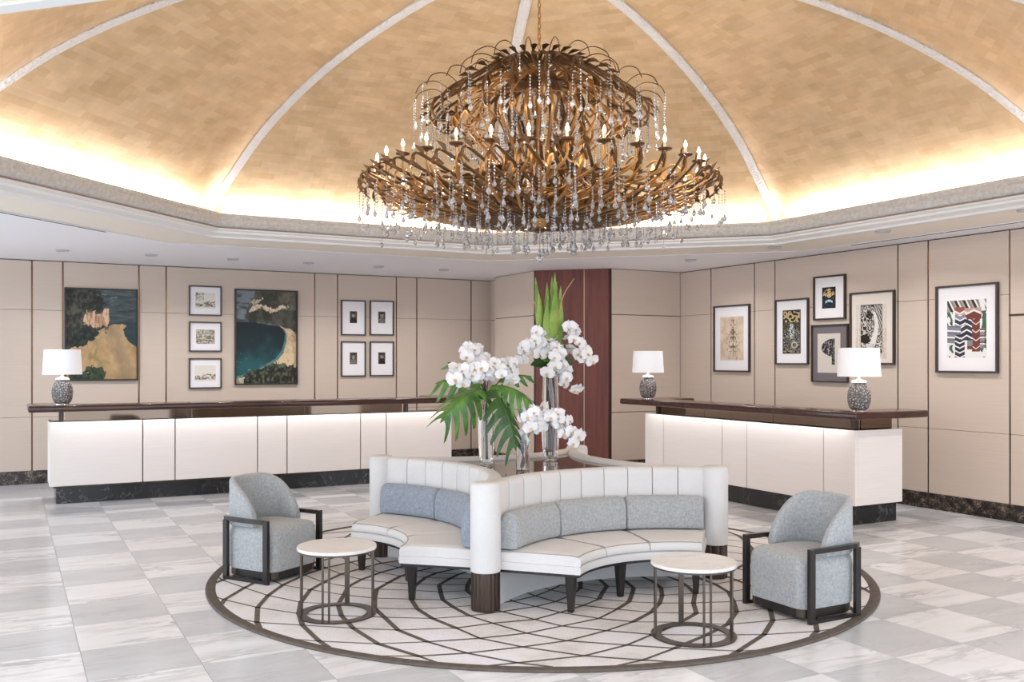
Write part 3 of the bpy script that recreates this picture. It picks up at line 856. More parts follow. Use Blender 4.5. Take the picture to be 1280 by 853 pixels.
for q, (a0, z0, dk, pos) in enumerate(((4.686, 2.106, 131, 'upper left'), (5.17, 2.112, 132, 'upper right'), (4.686, 1.442, 134, 'lower left'), (5.17, 1.445, 133, 'lower right'))):
    picture('X', a0, a0 + .416, z0, z0 + .568, portrait(dk), 'small monochrome portrait in a wide white mount, %s of the square of four' % pos, FD, M['mat_white'], (.34, .34, .34, .30), .02, .03, 36, G)
picture('Y', 10.06, 10.83, 1.535, 2.51, bark, 'framed print of a brown bark-like spine on tan paper', FD, M['mat_white'], (.15, .15, .15, .15), .022, .035, 90)
picture('Y', 8.955, 9.56, 1.646, 2.53, tall, 'narrow black and ochre linocut with a pale figure in a thin frame', FD, M['mat_white'], (.20, .22, .15, .15), .02, .035, 90)
picture('Y', 8.335, 8.865, 2.225, 2.795, palm, 'small print of two palms before an orange sun, hung above the grey-mounted print', FD, M['mat_white'], (.24, .30, .24, .24), .022, .035, 80)
picture('Y', 8.295, 8.90, 1.42, 2.165, fan, 'grey-mounted print of a black half-fan shape partly behind the table lamp', FD, M['mat_grey'], (.14, .20, .15, .14), .016, .035, 90)
picture('Y', 7.595, 8.265, 1.65, 2.545, bird, 'black and white bird linocut with peach side strips in a cream mount', FD, M['mat_cream'], (.10, .16, .06, .16), .022, .035, 120)
picture('Y', 6.275, 7.03, 1.563, 2.54, abstract, 'large abstract print of navy and maroon chevrons in a white mount', FD, M['mat_white'], (.16, .17, .16, .16), .022, .04, 130)

# ================================================================== RUG
RUG_R, RUG_Z = 2.612, .012
rug = thing('round_rug', 'large round pale grey rug with a brown spiral line lattice under the seating', 'rug', (CX, CY, 0))
MB().lathe([(RUG_R - .055, .0005), (RUG_R - .055, RUG_Z)], 128).build('field', M['rug'], rug)
MB().lathe([(RUG_R - .07, .001), (RUG_R, .001), (RUG_R + .003, .007), (RUG_R - .004, .0145), (RUG_R - .066, .0145), (RUG_R - .07, .012), (RUG_R - .07, .001)], 160, cap=False).build('border', M['rug_dark'], rug, smooth=True)
mb = MB()
def node(k, r): 
    a = math.radians(223.0 + 7.5*k); return Vector((r*math.cos(a), r*math.sin(a), 0))
rnd = random.Random(5)
jit = {}
def nd(k, j):
    k %= 48
    if (k, j) not in jit:
        s = .022
        jit[(k, j)] = (rnd.uniform(-s, s), rnd.uniform(-1.0, 1.0))
    dr_, da = jit[(k, j)]
    r = .1 + .15*j + dr_
    a = math.radians(223.0 + 7.5*k + da)
    return Vector((r*math.cos(a), r*math.sin(a), 0))
Rmax = RUG_R - .06
for k in range(48):
    for j in range(3, 18):
        if (j + k) % 2: continue
        for dj in (1, -1):
            p, q = nd(k, j), nd(k+1, j + dj)
            if p.length > Rmax and q.length > Rmax: continue
            if q.length > Rmax:
                t = (Rmax - p.length)/(q.length - p.length); q = p.lerp(q, t)
            if p.length > Rmax:
                t = (Rmax - q.length)/(p.length - q.length); p = q.lerp(p, t)
            ang = (223.0 + 7.5*k) % 360
            main = dj > 0 if 135 <= ang < 216 or ang > 315 or ang < 45 else (dj < 0 if 256 <= ang < 315 or 45 <= ang < 90 else None)
            w = .017 if main else (.0075 if main is False else .0105)
            d = (q - p).normalized(); nrm = Vector((-d.y, d.x, 0))*w
            p2, q2 = p - d*w*.6, q + d*w*.6
            z1 = RUG_Z + .0015
            mb.add([p2 - nrm, q2 - nrm, q2 + nrm, p2 + nrm], [(0,1,2,3)])
            for i in range(4):
                x = mb.v[-4+i]; mb.v[-4+i] = (x[0], x[1], z1)
mb.build('line_pattern', M['rug_dark'], rug)

# ================================================================== CURVED SOFAS ROUND A STONE-TOPPED ISLAND
TOPZ = .87
def arcpts(rho, f0, f1, n, z):
    return [(rho*math.cos(f0 + (f1-f0)*i/n), rho*math.sin(f0 + (f1-f0)*i/n), z) for i in range(n+1)]
def sector(mb, prof, f0, f1, n, bulge=None):
    """closed (rho,z) profile swept from angle f0 to f1 about the sofa's arc centre"""
    rings = []
    for i in range(n+1):
        t = i/n; f = f0 + (f1-f0)*t
        rings.append([((r + (bulge(t, r, z) if bulge else 0))*math.cos(f), (r + (bulge(t, r, z) if bulge else 0))*math.sin(f), z) for r, z in prof])
    return mb.loft(rings)
D = math.radians
def make_sofa(label, full=True):
    t = thing('curved_sofa', label, 'sofa', group='curved sofas round the stone-topped island')
    # local frame: arc centre at origin, sofa spans 45..135 degrees, facing -Y
    f0, f1 = D(48.3), D(131.7)
    def outer(tt, r, z):
        if r < 1.41: return 0.0
        d = abs(f0 + (f1-f0)*tt - PI/2)
        lim = 2/(math.sin(d) + math.cos(d)) - .003          # stay clear of the neighbouring sofa's back
        return min(r, max(1.4065, lim - (1.465 - r)*.3)) - r
    sector(MB(), [(1.405, .0025+.012), (1.465, .0025+.012), (1.465, TOPZ - .03), (1.452, TOPZ - .008), (1.43, TOPZ), (1.405, TOPZ)], f0, f1, 48, outer).build('back_shell', M['sofa_white'], t, smooth=40)
    N = 10
    for i in range(N):
        a, b = f0 + (f1-f0)*i/N, f0 + (f1-f0)*(i+1)/N
        e = D(.12)
        def bul(tt, r, z): return (-.010*math.sin(PI*tt)**.5 if r < 1.38 else 0.0)
        sector(MB(), [(1.404, .36), (1.404, TOPZ - .001), (1.378, TOPZ - .004), (1.362, TOPZ - .02), (1.357, TOPZ - .05), (1.357, .36)], a + e, b - e, 8, bul).build('back_channel', M['sofa_white'], t, smooth=50)
    sector(MB(), [(1.36, .0145), (1.40, .0145), (1.40, .34), (1.36, .34)], D(48.5), D(131.5), 40).build('kick_panel', M['sofa_white'], t, smooth=30)
    s0, s1 = D(47.6), D(132.4)
    sector(MB(), [(.775, .258), (1.355, .258), (1.355, .276), (.775, .276)], s0, s1, 40).build('frame_rail', M['ebony'], t, smooth=30)
    sector(MB(), [(.768, .277), (1.356, .277), (1.356, .330), (.772, .330), (.764, .322), (.762, .30)], s0 - D(.3), s1 + D(.3), 40).build('seat_base', M['sofa_white'], t, smooth=30)
    cu = [(.772, .331), (1.355, .331), (1.355, .400), (1.1, .412), (.85, .408), (.79, .400), (.768, .388), (.762, .36), (.765, .338)]
    for i in range(3):
        a, b = s0 + (s1-s0)*i/3, s0 + (s1-s0)*(i+1)/3
        mbx = MB(); rings = []
        nn = 14
        for q in range(nn+1):
            tt = q/nn; f = a + D(.25) + (b - a - D(.5))*tt
            edge = min(tt, 1-tt)
            dz_ = -.010*max(0, 1 - edge/.06)
            rings.append([(r*math.cos(f), r*math.sin(f), z + (dz_ if z > .37 else 0)) for r, z in cu])
        cu_o = mbx.loft(rings).build('seat_cushion', M['sofa_white'], t, smooth=55)
        pz = .3965
        loop = [(.779*math.cos(f), .779*math.sin(f), pz) for f in [a + D(.5) + (b - a - D(1.0))*q/14 for q in range(15)]]
        loop += [(r*math.cos(b - D(.35)), r*math.sin(b - D(.35)), .4005) for r in (.82, .95, 1.1, 1.25, 1.34)]
        loop2 = [(.766*math.cos(f), .766*math.sin(f), .3365) for f in [a + D(.4) + (b - a - D(.8))*q/14 for q in range(15)]]
        MB().tube(loop, .0035, 5).build('piping', M['piping'], cu_o, smooth=True)
        MB().tube(loop2, .0035, 5).build('piping', M['piping'], cu_o, smooth=True)
    for fa in (51, 90, 129):
        c = Vector((.845*math.cos(D(fa)), .845*math.sin(D(fa)), 0))
        R_ = Matrix.Rotation(D(fa), 3, 'Z')
        mbx = MB(); rings = []
        for z, w in ((.0135, .019), (.2575, .033)):
            rings.append([tuple(c + R_ @ Vector((x*w, y*w, 0)) + Vector((0, 0, z))) for x, y in ((-1,-1),(1,-1),(1,1),(-1,1))])
        mbx.loft(rings).build('leg', M['ebony'], t, bevel=.003, bseg=1)
    return t
def bolster_mesh(f0, f1, seed):
    prof = [(1.345, .413), (1.345, .60), (1.335, .632), (1.31, .655), (1.28, .662), (1.25, .652), (1.225, .625), (1.212, .585), (1.208, .53), (1.205, .46), (1.21, .425), (1.225, .414)]
    mbx = MB(); rings = []; nn = 26
    cr, cz = 1.28, .52
    for q in range(nn+1):
        tt = q/nn; f = f0 + (f1-f0)*tt; e = min(tt, 1-tt)
        k = 1 - .16*max(0, 1 - e/.05)**2
        ring = []
        for r, z in prof:
            rr = cr + (r - cr)*k + (.0035*vnoise(tt*46, z*6, seed) if r < 1.3 else 0); zz = cz + (z - cz)*k if z > .43 else z
            ring.append((rr*math.cos(f), rr*math.sin(f), zz))
        rings.append(ring)
    return mbx.loft(rings)
dirs = [(0, -2, 0.0), (-2, 0, -PI/2), (0, 2, PI), (2, 0, PI/2)]
names = ['cream curved sofa with three bolsters between two bronze-footed posts, facing away from both desks',
         'cream curved sofa with three bolsters, beside the armchair near the long desk',
         'cream curved sofa back without bolsters on the island side towards the long desk',
         'cream curved sofa back without bolsters on the island side towards the shorter desk']
s_first = None
for i, ((ox, oy, rz), nm) in enumerate(zip(dirs, names)):
    s = make_sofa(nm) if i == 0 else copy_tree(s_first)
    if i == 0: s_first = s
    s.location = (CX + ox, CY + oy, 0); s.rotation_euler = (0, 0, rz); s['label'] = nm
bn = [('grey bolster cushion', 'sofa facing away from both desks'), ('blue-grey bolster cushion', 'sofa nearer the long desk')]
poss = ['against the front post', 'in the middle', 'at the far end']
for i in range(2):
    ox, oy, rz = dirs[i]
    for q in range(3):
        # sofa 0: the shared post is at its 135 degree end; sofa 1: at its 45 degree end
        a0, a1 = 48.2 + 27.9*q, 48.2 + 27.9*(q+1) - .5
        o = bolster_mesh(D(a0), D(a1), 3.0*q + i).build('bolster_cushion', M['bolster'] if i else M['velvet'], None, smooth=60)
        o.location = (CX + ox, CY + oy, 0); o.rotation_euler = (0, 0, rz)
        near = (2 - q) if i == 0 else q
        tag(o, '%s %s, %s' % (bn[i][0], poss[near], bn[i][1]), 'cushion', 'bolster cushions on the curved sofas')
# corner posts
def make_post(label):
    t = thing('corner_post', label, 'post', group='upholstered corner posts of the seating island')
    rings = []
    seg = 40
    for z, r in ((.0145, .097), (.268, .097)):
        rings.append([((r + .0022*(1 if k % 2 else -1))*math.cos(2*PI*k/seg), (r + .0022*(1 if k % 2 else -1))*math.sin(2*PI*k/seg), z) for k in range(seg)])
    MB().loft(rings).build('bronze_foot', M['dark_bronze'], t)
    MB().lathe([(.09, .269), (.101, .274), (.104, .29), (.104, TOPZ - .03), (.100, TOPZ - .008), (.088, TOPZ + .006), (.06, TOPZ + .010)], 40).build('upholstered_post', M['sofa_white'], t, smooth=True)
    return t
p0 = make_post('cream upholstered post with bronze foot where the two bolstered sofas meet')
p0.location = (CX - 1, CY - 1, 0)
for sx, sy, lab in ((1, -1, 'cream upholstered post with bronze foot at the sofa end nearer the armchair below the prints'), (-1, 1, 'cream upholstered post at the sofa end behind the armchair near the long desk'), (1, 1, 'cream upholstered post at the island corner nearest the mahogany panels')):
    c = copy_tree(p0); c.location = (CX + sx, CY + sy, 0); c['label'] = lab
# stone top of the island
def astroid(rr, n=16):
    pts = []
    for ox, oy in ((0, -2), (2, 0), (0, 2), (-2, 0)):
        base = math.atan2(-oy, -ox)
        lim = math.asin(math.sqrt(2)/rr); lim = PI - lim if False else lim - PI/4
        for i in range(n+1):
            f = base + lim - 2*lim*i/n
            pts.append((ox + rr*math.cos(f), oy + rr*math.sin(f)))
    return pts
ap = astroid(1.468)
it = thing('island_table', 'dark grey marble table top enclosed by the backs of the curved sofas', 'table', (CX, CY, 0))
MB().loft([[(x, y, .80) for x, y in ap], [(x, y, .835) for x, y in ap]]).build('stone_top', M['top_marble'], it)
ab = astroid(1.52)
MB().loft([[(x, y, .0145) for x, y in ab], [(x, y, .799) for x, y in ab]]).build('table_core', M['joint'], it)

# ================================================================== ARMCHAIRS
def chair_outline(w, xf, xb, rc, nb=20):
    """plan outline (x forward): flat front with rounded corners, round back; w half width"""
    pts = []
    for i in range(9):
        a = -PI/2 + (PI/2)*i/8
        pts.append((xf - rc + rc*math.cos(a), -w + rc + rc*math.sin(a)))
    for i in range(9):
        a = (PI/2)*i/8
        pts.append((xf - rc + rc*math.cos(a), w - rc + rc*math.sin(a)))
    xs = xb + w*.92
    for i in range(nb+1):
        a = PI/2 + PI*i/nb
        ca, sa = math.cos(a), math.sin(a)
        e = .80
        pts.append((xs + (xs - xb)*math.copysign(abs(ca)**e, ca), w*math.copysign(abs(sa)**e, sa)))
    return pts
def make_chair(label):
    t = thing('armchair', label, 'armchair', group='grey velvet armchairs on the rug edge')
    W, XF, XB = .262, .275, -.30
    def ring(inset, z, dz=0.0):
        o = chair_outline(W - inset, XF - inset, XB + inset, max(.02, .085 - inset))
        return [(x, y, z) for x, y in o]
    MB().loft([ring(.0, .095), ring(-.004, .20), ring(-.004, .34), ring(.004, .385), ring(.02, .412), ring(.05, .427), ring(.11, .436), ring(.18, .440)]).build('seat_body', M['velvet'], t, smooth=60)
    MB().loft([ring(.012, .035), ring(.012, .094)]).build('plinth_band', M['ebony'], t, smooth=40)
    # two bronze inlays on the front corners of the plinth
    for s in (-1, 1):
        mbx = MB(); rings = []
        o = [p for p in chair_outline(W - .008, XF - .008, XB, .077)]
        seq = o[0:8] if s < 0 else o[10:18]
        rings = [[(x, y, .040) for x, y in seq], [(x, y, .090) for x, y in seq]]
        inner = [[(x*.985, y*.985, z) for x, y, z in rr] for rr in rings]
        n = len(seq)
        vs = rings[0] + rings[1] + inner[0] + inner[1]
        fs = []
        for i in range(n-1): fs += [(i, i+1, n+i+1, n+i), (2*n+i, 3*n+i, 3*n+i+1, 2*n+i+1), (i, 2*n+i, 2*n+i+1, i+1), (n+i, n+i+1, 3*n+i+1, 3*n+i)]
        fs += [(0, n, 3*n, 2*n), (n-1, 3*n-1, 4*n-1, 2*n-1)]
        mbx.add(vs, fs).build('bronze_inlay', M['bronze'], t)
    # wrap-round backrest
    o = chair_outline(W + .002, XF, XB - .002, .085, 40)
    back = o[18:]                                  # +y side at the start of the curve, round to -y side
    xs0 = back[0][0]
    lead = [(xs0 + .13*(1 - i/6), W + .002) for i in range(6)]
    tail = [(xs0 + .13*((i+1)/6), -(W + .002)) for i in range(6)]
    path = lead + back + tail
    L = [0]
    for a, b in zip(path[:-1], path[1:]): L.append(L[-1] + math.hypot(b[0]-a[0], b[1]-a[1]))
    tot = L[-1]; th = .055; rings = []
    for i, (x, y) in enumerate(path):
        p, q = path[max(i-1,0)], path[min(i+1, len(path)-1)]
        d = Vector((q[0]-p[0], q[1]-p[1])).normalized(); nrm = Vector((-d.y, d.x))   # inward
        if nrm.dot(Vector((-.02 - x, -y))) < 0: nrm = -nrm
        s = L[i]/tot; e = min(s, 1-s)
        hz = .425 + (.785 - .425)*math.sin(PI/2*min(1, (e + .003)/.36))**.50
        zb = .420; ztop = max(hz, zb + .03)
        r_ = min(.02, (ztop - zb)*.3)
        prof = [(0, zb + .004), (.004, zb), (th - .004, zb), (th, zb + .004), (th, ztop - r_), (th - .010, ztop - r_*.2), (th*.5, ztop), (.010, ztop - r_*.2), (0, ztop - r_)]
        rings.append([(x + nrm.x*a, y + nrm.y*a, z) for a, z in prof])
    MB().loft(rings).build('backrest', M['velvet'], t, smooth=60)
    # black frame either side: front leg, rear leg, arm bar, floor rail
    for s in (-1, 1):
        yo = W + .018
        mbx = MB()
        box('front_leg', (.215, .262, *sorted((s*(yo + .002), s*(yo + .034))), .0135, .492), M['ebony'], t, bevel=.003, bseg=1)
        box('rear_leg', (-.205, -.160, *sorted((s*(yo - .004), s*(yo + .028))), .0135, .470), M['ebony'], t, bevel=.003, bseg=1)
        pts = [(.214, yo + .004), (.10, yo + .006), (0, yo + .004), (-.10, yo), (-.17, yo - .010), (-.225, yo - .034)]
        rr = []
        for i, (x, y) in enumerate(pts):
            rr.append([(x, s*(y - .004), .462), (x, s*(y + .030), .462), (x, s*(y + .030), .492), (x, s*(y - .004), .492)])
        mbx.loft(rr).build('arm_bar', M['ebony'], t)
        box('floor_rail', (-.159, .214, *sorted((s*(yo + .002), s*(yo + .026))), .0135, .036), M['ebony'], t)
    return t
ch1 = make_chair('grey velvet barrel armchair with black frame near the long desk, turned towards the sofa')
ch1.location = (CX - 2.02, CY + .755, 0); ch1.rotation_euler = (0, 0, math.atan2(-.844, .536))
ch2 = copy_tree(ch1)
ch2['label'] = 'grey velvet barrel armchair with black frame in front of the shorter desk below the prints'
ch2.location = (CX + .905, CY - 2.02, 0); ch2.rotation_euler = (0, 0, PI)

# ================================================================== SIDE TABLES
def make_table(label):
    t = thing('side_table', label, 'side table', group='round marble side tables')
    R = .262
    MB().lathe([(R - .006, .448), (R, .451), (R, .466), (R - .003, .470)], 64).build('marble_top', M['carrara'], t, smooth=30)
    MB().lathe([(R - .006, .438), (R - .006, .4475), (R - .03, .4475), (R - .03, .438), (R - .006, .438)], 64, cap=False).build('top_ring', M['bronze'], t, smooth=30)
    MB().lathe([(R - .002, .0140), (R - .002, .022), (R - .065, .022), (R - .065, .0140), (R - .002, .0140)], 64, cap=False).build('base_ring', M['bronze'], t, smooth=30)
    for a, dbl in ((0, 0), (PI/2, 0), (PI, 0), (-PI/2, 1)):
        for dy in ((-.021, .021) if dbl else (0,)):
            w = .006 if dbl else .016
            o = box('leg', (R - .024, R - .013, dy - w, dy + w, .0221, .4379), M['bronze'], t)
            o.rotation_euler = (0, 0, a)
    return t
tb1 = make_table('round white marble side table beside the armchair near the long desk')
tb1.location = (CX - 1.922, CY - .63, 0); tb1.rotation_euler = (0, 0, -TH - D(6))
tb2 = copy_tree(tb1); tb2['label'] = 'round white marble side table beside the armchair below the prints'
tb2.location = (CX - .145, CY - 2.142, 0); tb2.rotation_euler = (0, 0, -TH + D(8))
# ================================================================== CHANDELIER
ch = thing('chandelier', 'large two-tiered gilt chandelier with candle bulbs and hanging crystal strands under the gold dome', 'chandelier', (CX, CY, 0))
def rot(a): return Matrix.Rotation(a, 4, 'Z')
def swirl(p, tw):
    r = math.hypot(p.x, p.y); a = math.atan2(p.y, p.x) + tw*r/1.34
    return Vector((r*math.cos(a), r*math.sin(a), p.z))
def arm_mesh(ctrl, r0, r1, n=30, leaves=(), flat=.8, seg=6, tw=0.0):
    pts = [swirl(p, tw) for p in smoothpath([(r, 0, z) for r, z in ctrl], n)]
    mb = MB()
    rad = [r0 + (r1 - r0)*i/n for i in range(n+1)]
    mb.tube(pts, rad, seg, flat, up=(0.02, 1, 0))
    for f, ln, side in leaves:                        # acanthus leaf blades growing off the arm
        i = int(f*n); p = pts[i]; t = (pts[min(i+2, n)] - pts[max(i-2, 0)]).normalized()
        nrm = Vector((-t.z*.9, .3*side, abs(t.x) + .2)).normalized()*side
        tip = p + t*ln*.9 + nrm*ln*.45
        mid = p + t*ln*.45 + nrm*ln*.40
        w = ln*.24
        mb.add([p - t*.01, mid + Vector((0, w, 0)), tip, mid - Vector((0, w, 0)), mid + nrm*ln*.08],
               [(0, 1, 4), (1, 2, 4), (2, 3, 4), (3, 0, 4), (0, 3, 2, 1)])
    return mb
def ring_of(src, count, a0=0.0):
    src.matrix_basis = rot(a0)
    out = [src]
    for k in range(1, count): out.append(instance(src, ch, rot(a0 + 2*PI*k/count)))
    return out
# stem, hubs, chain
MB().lathe([(.018, 2.78), (.05, 2.80), (.075, 2.86), (.05, 2.92), (.03, 2.98), (.06, 3.02), (.028, 3.08), (.022, 3.5), (.030, 3.62), (.022, 3.74), (.026, 3.86), (.018, 3.92)], 16).build('stem', M['gold'], ch, smooth=True)
MB().lathe([(.04, 3.921), (.17, 3.93), (.20, 3.96), (.18, 4.01), (.10, 4.03), (.03, 4.07), (.02, 4.14), (.006, 4.26)], 24).build('upper_hub', M['gold_dark'], ch, smooth=True)
MB().lathe([(.01, 2.745), (.03, 2.752), (.045, 2.765), (.04, 2.779)], 20).build('bottom_boss', M['gold_dark'], ch, smooth=True)
link_pts = [(.012*math.cos(a), 0, .026*math.sin(a)) for a in [2*PI*i/14 for i in range(15)]]
link = MB().tube(link_pts, .0042, 6, up=(0, 1, 0)).build('chain_link', M['gold'], ch, smooth=True)
zc = 4.285; first = True; k = 0
while zc < 4.98:
    Mx = Matrix.Translation((0, 0, zc)) @ rot(PI/2*(k % 2))
    if first: link.matrix_basis = Mx; first = False
    else: instance(link, ch, Mx)
    zc += .043; k += 1
MB().lathe([(.03, 4.96), (.10, 4.975), (.13, 5.0), (.13, 5.015)], 24).build('ceiling_rose', M['gold'], ch, smooth=True)
# upper tier: fountain arms and inner scrolls
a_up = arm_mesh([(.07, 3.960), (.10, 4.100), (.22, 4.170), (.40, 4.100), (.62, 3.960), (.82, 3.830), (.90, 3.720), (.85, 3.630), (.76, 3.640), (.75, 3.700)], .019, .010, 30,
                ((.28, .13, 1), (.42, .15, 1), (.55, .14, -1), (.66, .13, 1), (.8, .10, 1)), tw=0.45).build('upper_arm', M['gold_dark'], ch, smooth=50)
ring_of(a_up, 24)
a_up2 = arm_mesh([(.12, 3.950), (.25, 4.020), (.45, 3.950), (.66, 3.800), (.72, 3.660), (.62, 3.580), (.54, 3.640)], .015, .009, 24, ((.3, .12, 1), (.6, .13, -1)), tw=-0.6).build('upper_scroll', M['gold'], ch, smooth=50)
ring_of(a_up2, 20, .13)
# waist: S scrolls between the tiers
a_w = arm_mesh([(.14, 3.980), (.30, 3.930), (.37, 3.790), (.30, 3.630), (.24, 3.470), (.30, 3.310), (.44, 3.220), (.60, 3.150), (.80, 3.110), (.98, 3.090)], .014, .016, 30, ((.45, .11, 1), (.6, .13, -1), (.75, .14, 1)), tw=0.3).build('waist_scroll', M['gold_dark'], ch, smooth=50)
ring_of(a_w, 18)
a_w2 = arm_mesh([(.50, 3.80), (.60, 3.66), (.52, 3.52), (.42, 3.42), (.36, 3.30), (.42, 3.18), (.54, 3.16)], .012, .012, 20, ((.3, .1, 1), (.6, .1, -1))).build('waist_bracket', M['gold'], ch, smooth=50)
ring_of(a_w2, 18, .17)
# lower tier
a_lo = arm_mesh([(.10, 3.06), (.20, 3.0), (.42, 2.93), (.72, 2.92), (1.0, 2.96), (1.24, 3.03), (1.335, 3.10), (1.34, 3.19)], .017, .009, 30,
                ((.22, .13, 1), (.36, .13, -1), (.48, .12, 1), (.60, .10, -1), (.70, .08, 1)), tw=0.55).build('candle_arm', M['gold'], ch, smooth=50)
NC = 32
TWC = (1.34*math.cos(.55), 1.34*math.sin(.55))
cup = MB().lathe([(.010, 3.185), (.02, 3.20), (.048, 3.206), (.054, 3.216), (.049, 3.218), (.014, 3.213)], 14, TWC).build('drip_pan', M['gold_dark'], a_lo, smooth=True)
can = MB().lathe([(.011, 3.2135), (.011, 3.262)], 8, TWC).build('candle_tube', M['candle'], a_lo, smooth=40)
blb = MB().lathe([(.006, 3.263), (.013, 3.276), (.014, 3.286), (.008, 3.305), (.002, 3.320)], 8, TWC).build('bulb', M['bulb'], a_lo, smooth=True)
a_lo.matrix_basis = rot(0.05)
for k in range(1, NC):
    c = copy_tree(a_lo, ch); c.matrix_basis = rot(.05 + 2*PI*k/NC)
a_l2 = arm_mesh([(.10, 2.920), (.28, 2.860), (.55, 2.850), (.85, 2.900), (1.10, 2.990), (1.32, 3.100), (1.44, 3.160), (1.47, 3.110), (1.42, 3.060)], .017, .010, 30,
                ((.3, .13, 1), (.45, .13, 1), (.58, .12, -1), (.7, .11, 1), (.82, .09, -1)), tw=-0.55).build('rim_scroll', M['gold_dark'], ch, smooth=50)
ring_of(a_l2, 44)
a_l3 = arm_mesh([(.08, 2.98), (.22, 3.05), (.46, 3.02), (.70, 2.94), (.92, 2.96), (1.08, 3.05), (1.02, 3.13), (.93, 3.09)], .014, .009, 24, ((.3, .13, 1), (.55, .13, -1), (.75, .12, 1)), tw=0.7).build('inner_scroll', M['gold'], ch, smooth=50)
ring_of(a_l3, 28, .08)
a_l4 = arm_mesh([(.09, 2.94), (.30, 2.88), (.60, 2.86), (.92, 2.90), (1.16, 2.98), (1.30, 3.08), (1.24, 3.15), (1.16, 3.11)], .015, .009, 26, ((.4, .12, 1), (.6, .12, -1), (.75, .1, 1)), tw=.2).build('lower_scroll', M['gold'], ch, smooth=50)
ring_of(a_l4, 36, .04)
MB().lathe([(.95, 2.945), (.958, 2.95), (.95, 2.955), (.942, 2.95), (.95, 2.945)], 64, cap=False).build('lower_hoop', M['gold'], ch, smooth=True)
MB().lathe([(.70, 3.72), (.708, 3.725), (.70, 3.73), (.692, 3.725), (.70, 3.72)], 48, cap=False).build('upper_hoop', M['gold'], ch, smooth=True)
# wire sprays carrying crystals at the rims
sp1 = MB().tube(smoothpath([(.20, 0, 4.0), (.32, 0, 4.14), (.48, 0, 4.20), (.62, 0, 4.13), (.66, 0, 4.03)], 16), .004, 4, up=(0, 1, 0)).build('wire_spray', M['gold_dark'], ch, smooth=True)
ring_of(sp1, 16, .1)
sp2 = MB().tube(smoothpath([(.74, 0, 3.86), (.86, 0, 3.93), (.98, 0, 3.90), (1.03, 0, 3.82)], 14), .004, 4, up=(0, 1, 0)).build('wire_spray', M['gold_dark'], ch, smooth=True)
ring_of(sp2, 24, .05)
# crystal strands
def strand(nb, s=1.0, drop=1.0):
    mb = MB(); z = 0
    for i in range(nb):
        r = .0075*s; h = .0105*s
        mb.add([(r, 0, z-h), (0, r, z-h), (-r, 0, z-h), (0, -r, z-h), (0, 0, z), (0, 0, z-2*h)], [(0,1,4),(1,2,4),(2,3,4),(3,0,4),(1,0,5),(2,1,5),(3,2,5),(0,3,5)])
        z -= 2*h + .002
    R = .0175*drop; n = 6
    prof = [(.002, z), (R*.45, z-.014*drop), (R, z-.036*drop), (R*.8, z-.048*drop), (.002, z-.060*drop)]
    mb.lathe(prof, n)
    return mb
random.seed(11)
variants = [(5, 1.0, .9), (8, 1.0, 1.1), (11, 1.0, 1.0), (15, .95, 1.2)]
SM = [strand(*v) for v in variants]
objs = [SM[i].build('crystal_strand', M['crystal'], ch) for i in range(4)]
used = [False]*4
spots = []
def hang(count, r, z, kinds, jr=.03, jz=.03, a0=0.0):
    for k in range(count):
        a = a0 + 2*PI*k/count + random.uniform(-.04, .04)
        spots.append((r + random.uniform(-jr, jr), a, z + random.uniform(-jz, jz), random.choice(kinds)))
hang(36, 1.47, 3.04, (0, 1, 1, 2))
hang(24, 1.03, 3.82, (1, 2, 2, 3), .01)
hang(36, 1.22, 3.0, (0, 1, 1), .06)
hang(32, .98, 2.95, (0, 0, 1), .06)
hang(28, .72, 2.91, (0, 0, 1), .06)
hang(20, .46, 2.88, (0, 1), .05)
hang(12, .22, 2.84, (0, 1), .04)
hang(24, .86, 3.68, (1, 2, 3), .04)
hang(20, .60, 3.62, (1, 2), .04)
hang(16, .66, 4.03, (0, 1), .02)
hang(18, .32, 3.58, (2, 3), .04)
hang(18, .42, 3.24, (2, 3), .05)
hang(14, .25, 3.86, (1, 2), .03)
order = list(range(len(spots)))
for q, (r, a, z, kd) in enumerate(spots[:300]):
    Mx = Matrix.Translation((r*math.cos(a), r*math.sin(a), z)) @ rot(a)
    if not used[kd]: objs[kd].matrix_basis = Mx; used[kd] = True
    else: instance(objs[kd], ch, Mx)
# further strands, joined
extra = list(spots[300:]); spots = []
hang(46, 1.36, 3.05, (0, 1, 1), .07); hang(44, 1.10, 2.97, (0, 0, 1), .07); hang(36, .85, 2.92, (0, 0, 1), .07); hang(28, .58, 2.89, (0, 1), .06)
hang(40, .95, 3.76, (1, 2), .06); hang(30, .75, 3.62, (1, 2), .06); hang(30, .55, 3.30, (1, 2, 3), .08); hang(24, .8, 3.12, (1, 2), .08)
mb = MB()
for r, a, z, kd in extra + spots:
    c, s = math.cos(a), math.sin(a)
    mb.add([(r*c + x*c - y*s, r*s + x*s + y*c, z + w) for x, y, w in SM[kd].v], SM[kd].f)
stuff(mb.build('small_crystals', M['crystal'], ch))
MB().tube([(0, 0, 2.75), (0, 0, 2.60)], .003, 5).build('finial_wire', M['gold'], ch)
MB().lathe([(.003, 2.602), (.014, 2.59), (.016, 2.58), (.012, 2.572), (.03, 2.55), (.032, 2.535), (.022, 2.517), (.004, 2.51)], 8).build('crystal_finial', M['crystal'], ch)
for k in range(6):
    a = 2*PI*k/6
    l = bpy.data.lights.new('candle_glow', 'POINT'); l.energy = 16; l.color = (1, .94, .87); l.shadow_soft_size = .12
    lo = bpy.data.objects.new('candle_glow', l); COL.objects.link(lo); lo.parent = ch; lo.location = (1.34*math.cos(a), 1.34*math.sin(a), 3.42)

